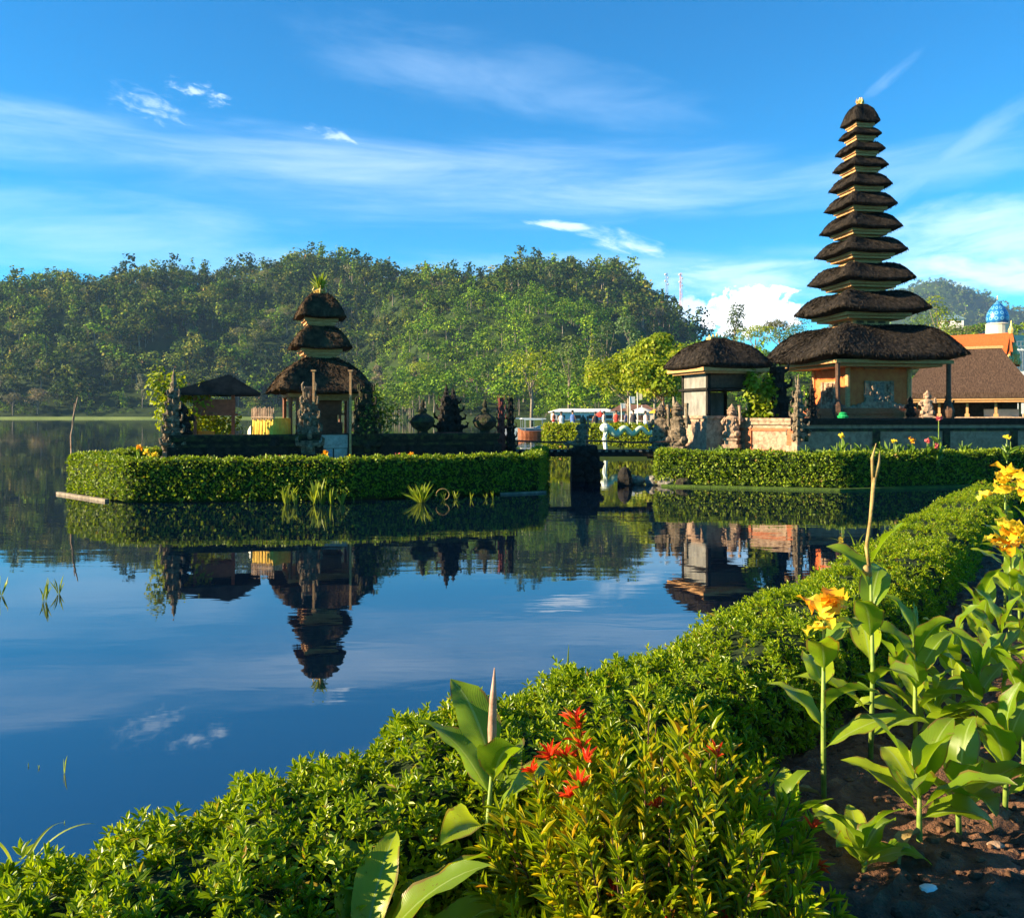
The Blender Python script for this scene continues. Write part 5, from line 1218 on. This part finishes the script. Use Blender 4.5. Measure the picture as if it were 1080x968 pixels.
b = MB(); b.tube([(0, 0, 1.0), (-.02, 0, 1.15), (.0, 0, 1.3), (.02, 0, 1.52)], [.009, .011, .009, .012], 8); b.tube([(.02, 0, 1.5), (.045, 0, 1.6), (.05, 0, 1.66)], [.010, .009, .002], 6); b.tube([(.015, 0, 1.48), (.01, 0, 1.62), (.03, 0, 1.70)], [.009, .009, .002], 6); b.blob((-.02, 0, 1.03), (.022, .02, .03), 8, jit=.2)
b.build('dry_stalk', M['drystem'], t, smooth=True)
canna('canna with a pointed pale bud spike beside the tallest stalk', *at(966, 4.55), .62, 9, .46, .14, 7, bud=.26, low=.15, elev=(1.35, .6))
FG = 'leafy cannas crowded at the right of the bed'
for i, (px, D, st, n, L) in enumerate([(1030, 4.7, .40, 8, .42), (1080, 4.3, .45, 8, .42), (1005, 5.2, .45, 7, .40), (1055, 5.3, .50, 8, .42), (1035, 6.0, .50, 7, .40), (1088, 5.8, .55, 8, .42), (1125, 4.9, .50, 8, .42), (1110, 6.6, .6, 7, .4), (1075, 7.0, .60, 7, .40), (950, 5.2, .30, 7, .36), (985, 4.7, .25, 7, .34), (1060, 4.0, .30, 7, .38), (1140, 5.8, .55, 7, .42), (1135, 7.6, .6, 7, .4)]):
    canna('lush leafy canna without a bloom in the crowded right-hand part of the bed', *at(px, D), st, n + 1, L * 1.08, .13, 20 + i, low=.06, elev=(1.4, .65), group=FG, bend=.9)
canna('canna with an orange bloom at the right edge, lower of the two blooms there', *at(1066, 6.1), .92, 7, .36, .12, 51, flower=1.8, low=.3, elev=(1.3, .6))
canna('canna with an orange bloom near the far end of the hedge, upper of the two', *at(1060, 7.8), 1.20, 7, .38, .13, 52, flower=2.1, low=.4, elev=(1.3, .6))
canna('canna with a half-hidden orange bloom cut by the right frame edge', *at(1086, 7.4), 1.15, 7, .38, .13, 53, flower=1.9, low=.4, elev=(1.3, .6))
canna('large canna with wide wavy leaves spreading at the bottom left of the red-tipped bush', -.44, 2.50, .26, 11, .58, .16, 54, low=.14, elev=(.95, .5), bend=.9, rz=.4)
t = canna('big-leaved canna with a tall brown bud spike behind the red-tipped bush', *at(519, 2.98), .62, 8, .48, .16, 55, low=.22, elev=(1.05, .65), bend=.9, rz=2.4)
b = MB(); b.tube([(0, 0, .6), (0, 0, .75), (-.005, 0, .86), (-.012, 0, .97)], [.010, .016, .013, .002], 9); b.build('bud_spike', surf('brown_pink_bud', (.30, .16, .10), (.45, .28, .20), 12, .5, .2), t, smooth=True)

# ------------------------------------------------------------------ narrow-leaved bush with red tips
bs = thing('red_tipped_bush', 'dense yellow-green bush with narrow leaves and bright red young tips in the foreground', 'bush', (.46, 2.80, .5))
rg = np.random.default_rng(9); bg_, br_, st_ = MB(), MB(), MB()
B, Dv, Nv, Ls = [], [], [], []; Br, Dr, Nr, Lr = [], [], [], []
for k in range(470):
    a_ = rg.random() * 6.283; r_ = math.sqrt(rg.random()) ; ca, sa = math.cos(a_), math.sin(a_)
    tip = np.array([ca * r_ * .62, sa * r_ * .46, (.90 + .05 * math.sin(a_ * 5)) * math.sqrt(max(.05, 1 - (r_ * .93) ** 2)) * rg.uniform(.70, 1.06)])
    base = np.array([ca * r_ * .12, sa * r_ * .12, 0.0])
    if rg.random() < .35: tip = tip * rg.uniform(.55, .85)
    mid = base * .5 + tip * .5 + np.array([ca, sa, 0]) * .06
    if k % 2 == 0: st_.tube([base, mid, tip], [.006, .004, .002], 4)
    n = 46; s_ = rg.random(n) ** .75; s_ = .25 + .75 * s_
    p = ((1 - s_) ** 2)[:, None] * base + (2 * s_ * (1 - s_))[:, None] * mid + (s_ ** 2)[:, None] * tip
    ax = nrm((tip - mid)[None, :])[0]; rd = nrm(rg.normal(size=(n, 3))); rd = nrm(rd - (rd @ ax)[:, None] * ax)
    op = .45 + .6 * (1 - s_) + rg.normal(size=n) * .15
    d = ax * np.cos(op)[:, None] + rd * np.sin(op)[:, None]; nn = ax * np.sin(op)[:, None] - rd * np.cos(op)[:, None]
    B.append(p); Dv.append(d); Nv.append(nn); Ls.append(rg.uniform(.035, .085, n))
    redspot = min(np.hypot(tip[0] + .33, (tip[2] - .80)), np.hypot(tip[0] + .20, tip[2] - .93)) < .11 or rg.random() < .02
    if redspot:
        n = 11; rd = nrm(rg.normal(size=(n, 3))); rd = nrm(rd - (rd @ ax)[:, None] * ax); op = rg.uniform(.2, 1.1, n)
        Br.append(np.tile(tip, (n, 1))); Dr.append(ax * np.cos(op)[:, None] + rd * np.sin(op)[:, None]); Nr.append(ax * np.sin(op)[:, None] - rd * np.cos(op)[:, None]); Lr.append(rg.uniform(.03, .062, n))
L_ = np.concatenate(Ls); leaves(bg_, np.concatenate(B), np.concatenate(Dv), np.concatenate(Nv), L_, .008 + L_ * .07, .3, .18)
for b0, d0, n0, l0 in zip(Br, Dr, Nr, Lr):
    br_ = MB(); leaves(br_, b0, d0, n0, l0, .009 + l0 * .06, .3, .18); br_.build('red_shoot', M['bush_red'], bs)
st_.build('stems', M['dark_wood'], bs); bg_.build('foliage', M['bush'], bs);
# low weeds under the bush
for i, (px, py) in enumerate([(800, 960), (780, 990), (745, 1000), (850, 1010)]):
    x, y = CP(px, py); t = thing('weed', 'small grassy weed on the shaded soil at the foot of the red-tipped bush', 'weed', (x, y, .55), i, 'weeds at the foot of the bush'); b = MB()
    grass_tuft(b, (0, 0, 0), 16, .16, .016, .9); b.build('blades', M['hedge_near'], t)

# ------------------------------------------------------------------ reeds, sprigs and grass in the water
def tuft(name, label, px, D, z, n, L, W, spread, mat='reed', cat='reeds', group=None):
    b = MB(); grass_tuft(b, (0, 0, 0), n, L, W, spread); o = b.build(name, M[mat]); o.location = (*XY(px, D), z); return tag(o, label, cat, group)
tuft('reed_clump', 'bright clump of reeds in the water before the dark part of the island hedge', 445, 23.4, -.02, 40, .62, .05, .5)
for i, (px, L) in enumerate([(302, .55), (312, .40), (333, .66), (340, .7), (349, .5), (360, .35)]):
    tuft('reed_clump', 'thin reeds growing in the water along the lit part of the island hedge', px, 22.9, -.02, 16, L, .035, .22, group='reeds along the island hedge')
for i, (px, L) in enumerate([(480, .3), (497, .26), (513, .3), (520, .25), (468, .25)]):
    tuft('reed_sprig', 'sparse reed sprigs in the water before the shaded island hedge', px, 24.3, -.02, 5, L, .02, .3, group='reed sprigs before the shaded hedge')
b = MB(); ring = [(.18 * math.cos(t), 0, .20 + .16 * math.sin(t)) for t in np.linspace(-1.2, 3.6, 14)]; b.tube(ring, .012, 5); o = b.build('bent_reed', M['drystem']); o.location = (*XY(467, 23.6), 0); tag(o, 'reed stem bent into a loop above the water right of the bright clump', 'reed')
SP = [(2, 628, .28), (47, 634, .30), (63, 626, .25), (68, 815, .13), (30, 808, .04), (41, 810, .04), (68, 868, .03)]
for i, (px, py, h) in enumerate(SP):
    D = 2160 / (py - HOR); b = MB(); grass_tuft(b, (0, 0, -.01), 3 if h < .2 else 7, h, .012 if h > .2 else .005, .25 if h > .2 else .08); o = b.build('water_weed', M['reed']); o.location = (*XY(px, D), 0)
    tag(o, ['leafy water sprig at the left frame edge', 'leafy water sprig, left of the close pair in open water', 'leafy water sprig, right of the close pair in open water', 'single thin blade standing in the water at the lower left', 'tiny blade tip left of the lone thin blade', 'tiny blade tip just left of the lone thin blade, nearer it', 'tiny blade tip in the water below the lone thin blade'][i], 'water plant')
for i, (px, D, z, L, nb, lab) in enumerate([(497, 4.0, .75, .34, 1, 'thin pale grass blade rising above the hedge beside the brown bud spike'), (598, 5.0, .75, .36, 1, 'thin grass blade rising above the hedge left of the red-tipped bush top'), (36, 3.0, .80, .24, 4, 'arching grass blades sticking up from the hedge at the left edge'), (380, 3.3, .8, .34, 4, 'long thin grass blades crossing the hedge above the large canna'), (905, 8.8, .9, .42, 7, 'tuft of fine grass on the shaded side of the hedge in the distance')]):
    b = MB(); rgn = np.random.default_rng(70 + i)
    for k in range(nb):
        blade(b, (rgn.normal() * .04, rgn.normal() * .04, 0), rgn.random() * 6.28, 1.45 if nb == 1 else rgn.uniform(.7, 1.4), L * rgn.uniform(.7, 1.1), .008, .4 if nb == 1 else 1.3, seed=i * 9 + k, wave=0)
    o = b.build('grass_blade', M['reed']); o.location = (*XY(px, D), z); tag(o, lab, 'grass')
# bent pole in the water at the island's left
b = MB(); D = 27.5
b.tube([tuple(P(76, 482, D)), tuple(P(75, 460, D)), tuple(P(78, 438, D)), tuple(P(82, 419, D))], [.045, .04, .03, .015], 6); b.tube([tuple(P(77, 482, D)), tuple(P(77, 455, D)), tuple(P(78.5, 425, D))], [.03, .025, .012], 6)
tag(b.build('bare_pole', M['pale_stone']), 'thin bare forked pole sticking up behind the left end of the island hedge', 'pole')

# ------------------------------------------------------------------ plants along the temple walls
def small_plant(label, px, D, z, h, seed, flower=None, group=None, name='garden_plant', mat='canna'):
    rg_ = np.random.default_rng(seed); t = thing(name, label, 'plant', (*XY(px, D), z), rg_.random() * 6, group); b = MB(); n = 14
    d = nrm(rg_.normal(size=(n, 3)) * np.array([.6, .6, .1]) + np.array([0, 0, .9])); base = np.zeros((n, 3)); base[:, 2] = rg_.random(n) * h * .5
    leaves(b, base, d, randdir(n), min(h, .6) * rg_.uniform(.35, .7, n), min(h, .6) * .17, .2, .3); b.build('foliage', M['plantleaf'], t)
    s_ = MB(); s_.tube([(0, 0, 0), (0, 0, h * .9)], [.02, .012], 5); s_.build('stem', M['stem'], t)
    if flower:
        f = MB(); nf = 14; leaves(f, np.tile(np.array([[0, 0, h * .95]]), (nf, 1)) + rg_.normal(size=(nf, 3)) * .03, randdir(nf), randdir(nf), .10, .09, .2, .2); f.build('flower', M[flower], t)
    return t
M['plantleaf'] = leafm('broad_plant_leaves', (.06, .13, .015), (.12, .21, .02), (.18, .28, .04), .3, .4, .4)
rg = random.Random(12)
for i in range(22):
    px = 850 + i * 11.5 + rg.uniform(-4, 4); small_plant('leafy green plant growing at the foot of the shaded compound wall', px, 28.4 + (px - 850) * .007, .8, rg.uniform(.45, .8), 400 + i, group='leafy plants along the shaded wall')
for i in range(12):
    px = 735 + i * 8.5; small_plant('leafy green plant at the foot of the sunlit compound wall', px, 28.7 + (i % 3) * .2, .8, rg.uniform(.40, .6), 430 + i, group='leafy plants along the sunlit wall')
for i, (px, h, fl, lab) in enumerate([(888, .95, 'yellow_petal', 'plant with a yellow bloom left of the pagoda centre, before the shaded wall'), (943, .75, 'yellow_petal', 'plant with a creamy yellow bloom below the pagoda right corner'), (962, .8, 'orange_petal', 'plant with a small orange bloom before the shaded wall'), (990, 1.55, 'pink_petal', 'tall plant with a pink bloom reaching the wall cap right of the pagoda'), (988, .6, 'pink_petal', 'low plant with a crimson bloom under the tall pink one'), (978, .75, 'pink_petal', 'plant with a dull pink bloom left of the crimson one'), (1062, .9, 'yellow_petal', 'plant with a pale bloom near the right end of the shaded wall')]):
    small_plant(lab, px, 28.3, .8, h, 450 + i, fl)
for i, (px, D, h, fl, lab) in enumerate([(147, 25.4, .95, 'orange_petal', 'plant with an orange-red bloom at the left corner of the island'), (155, 25.0, .8, 'yellow_petal', 'yellow-flowered plant beside the orange-red one on the island corner'), (163, 25.2, .7, 'yellow_petal', 'low yellow-flowered plant nearest the island wall corner'),
                                        (297, 25.3, .62, 'pink_petal', 'plant with a dark red bloom before the left gate pillar'), (343, 25.4, .72, 'orange_petal', 'plant with orange bloom before the whitish island door, left one'), (369, 25.4, .62, 'yellow_petal', 'plant with tan bloom before the right gate pillar'), (434, 26.0, .66, 'orange_petal', 'plant with an orange bloom before the wall below the left urn'), (420, 26.0, .62, 'pink_petal', 'plant with a small red bloom left of the orange one')]):
    small_plant(lab, px, D, .55, h, 470 + i, fl)
for i, px in enumerate([203, 212, 226, 245, 258, 275, 287, 316, 322]):
    small_plant('low leafy plant in the shade before the dark island wall', px, 25.3, .55, rg.uniform(.5, .8), 490 + i, group='leafy plants before the island wall')
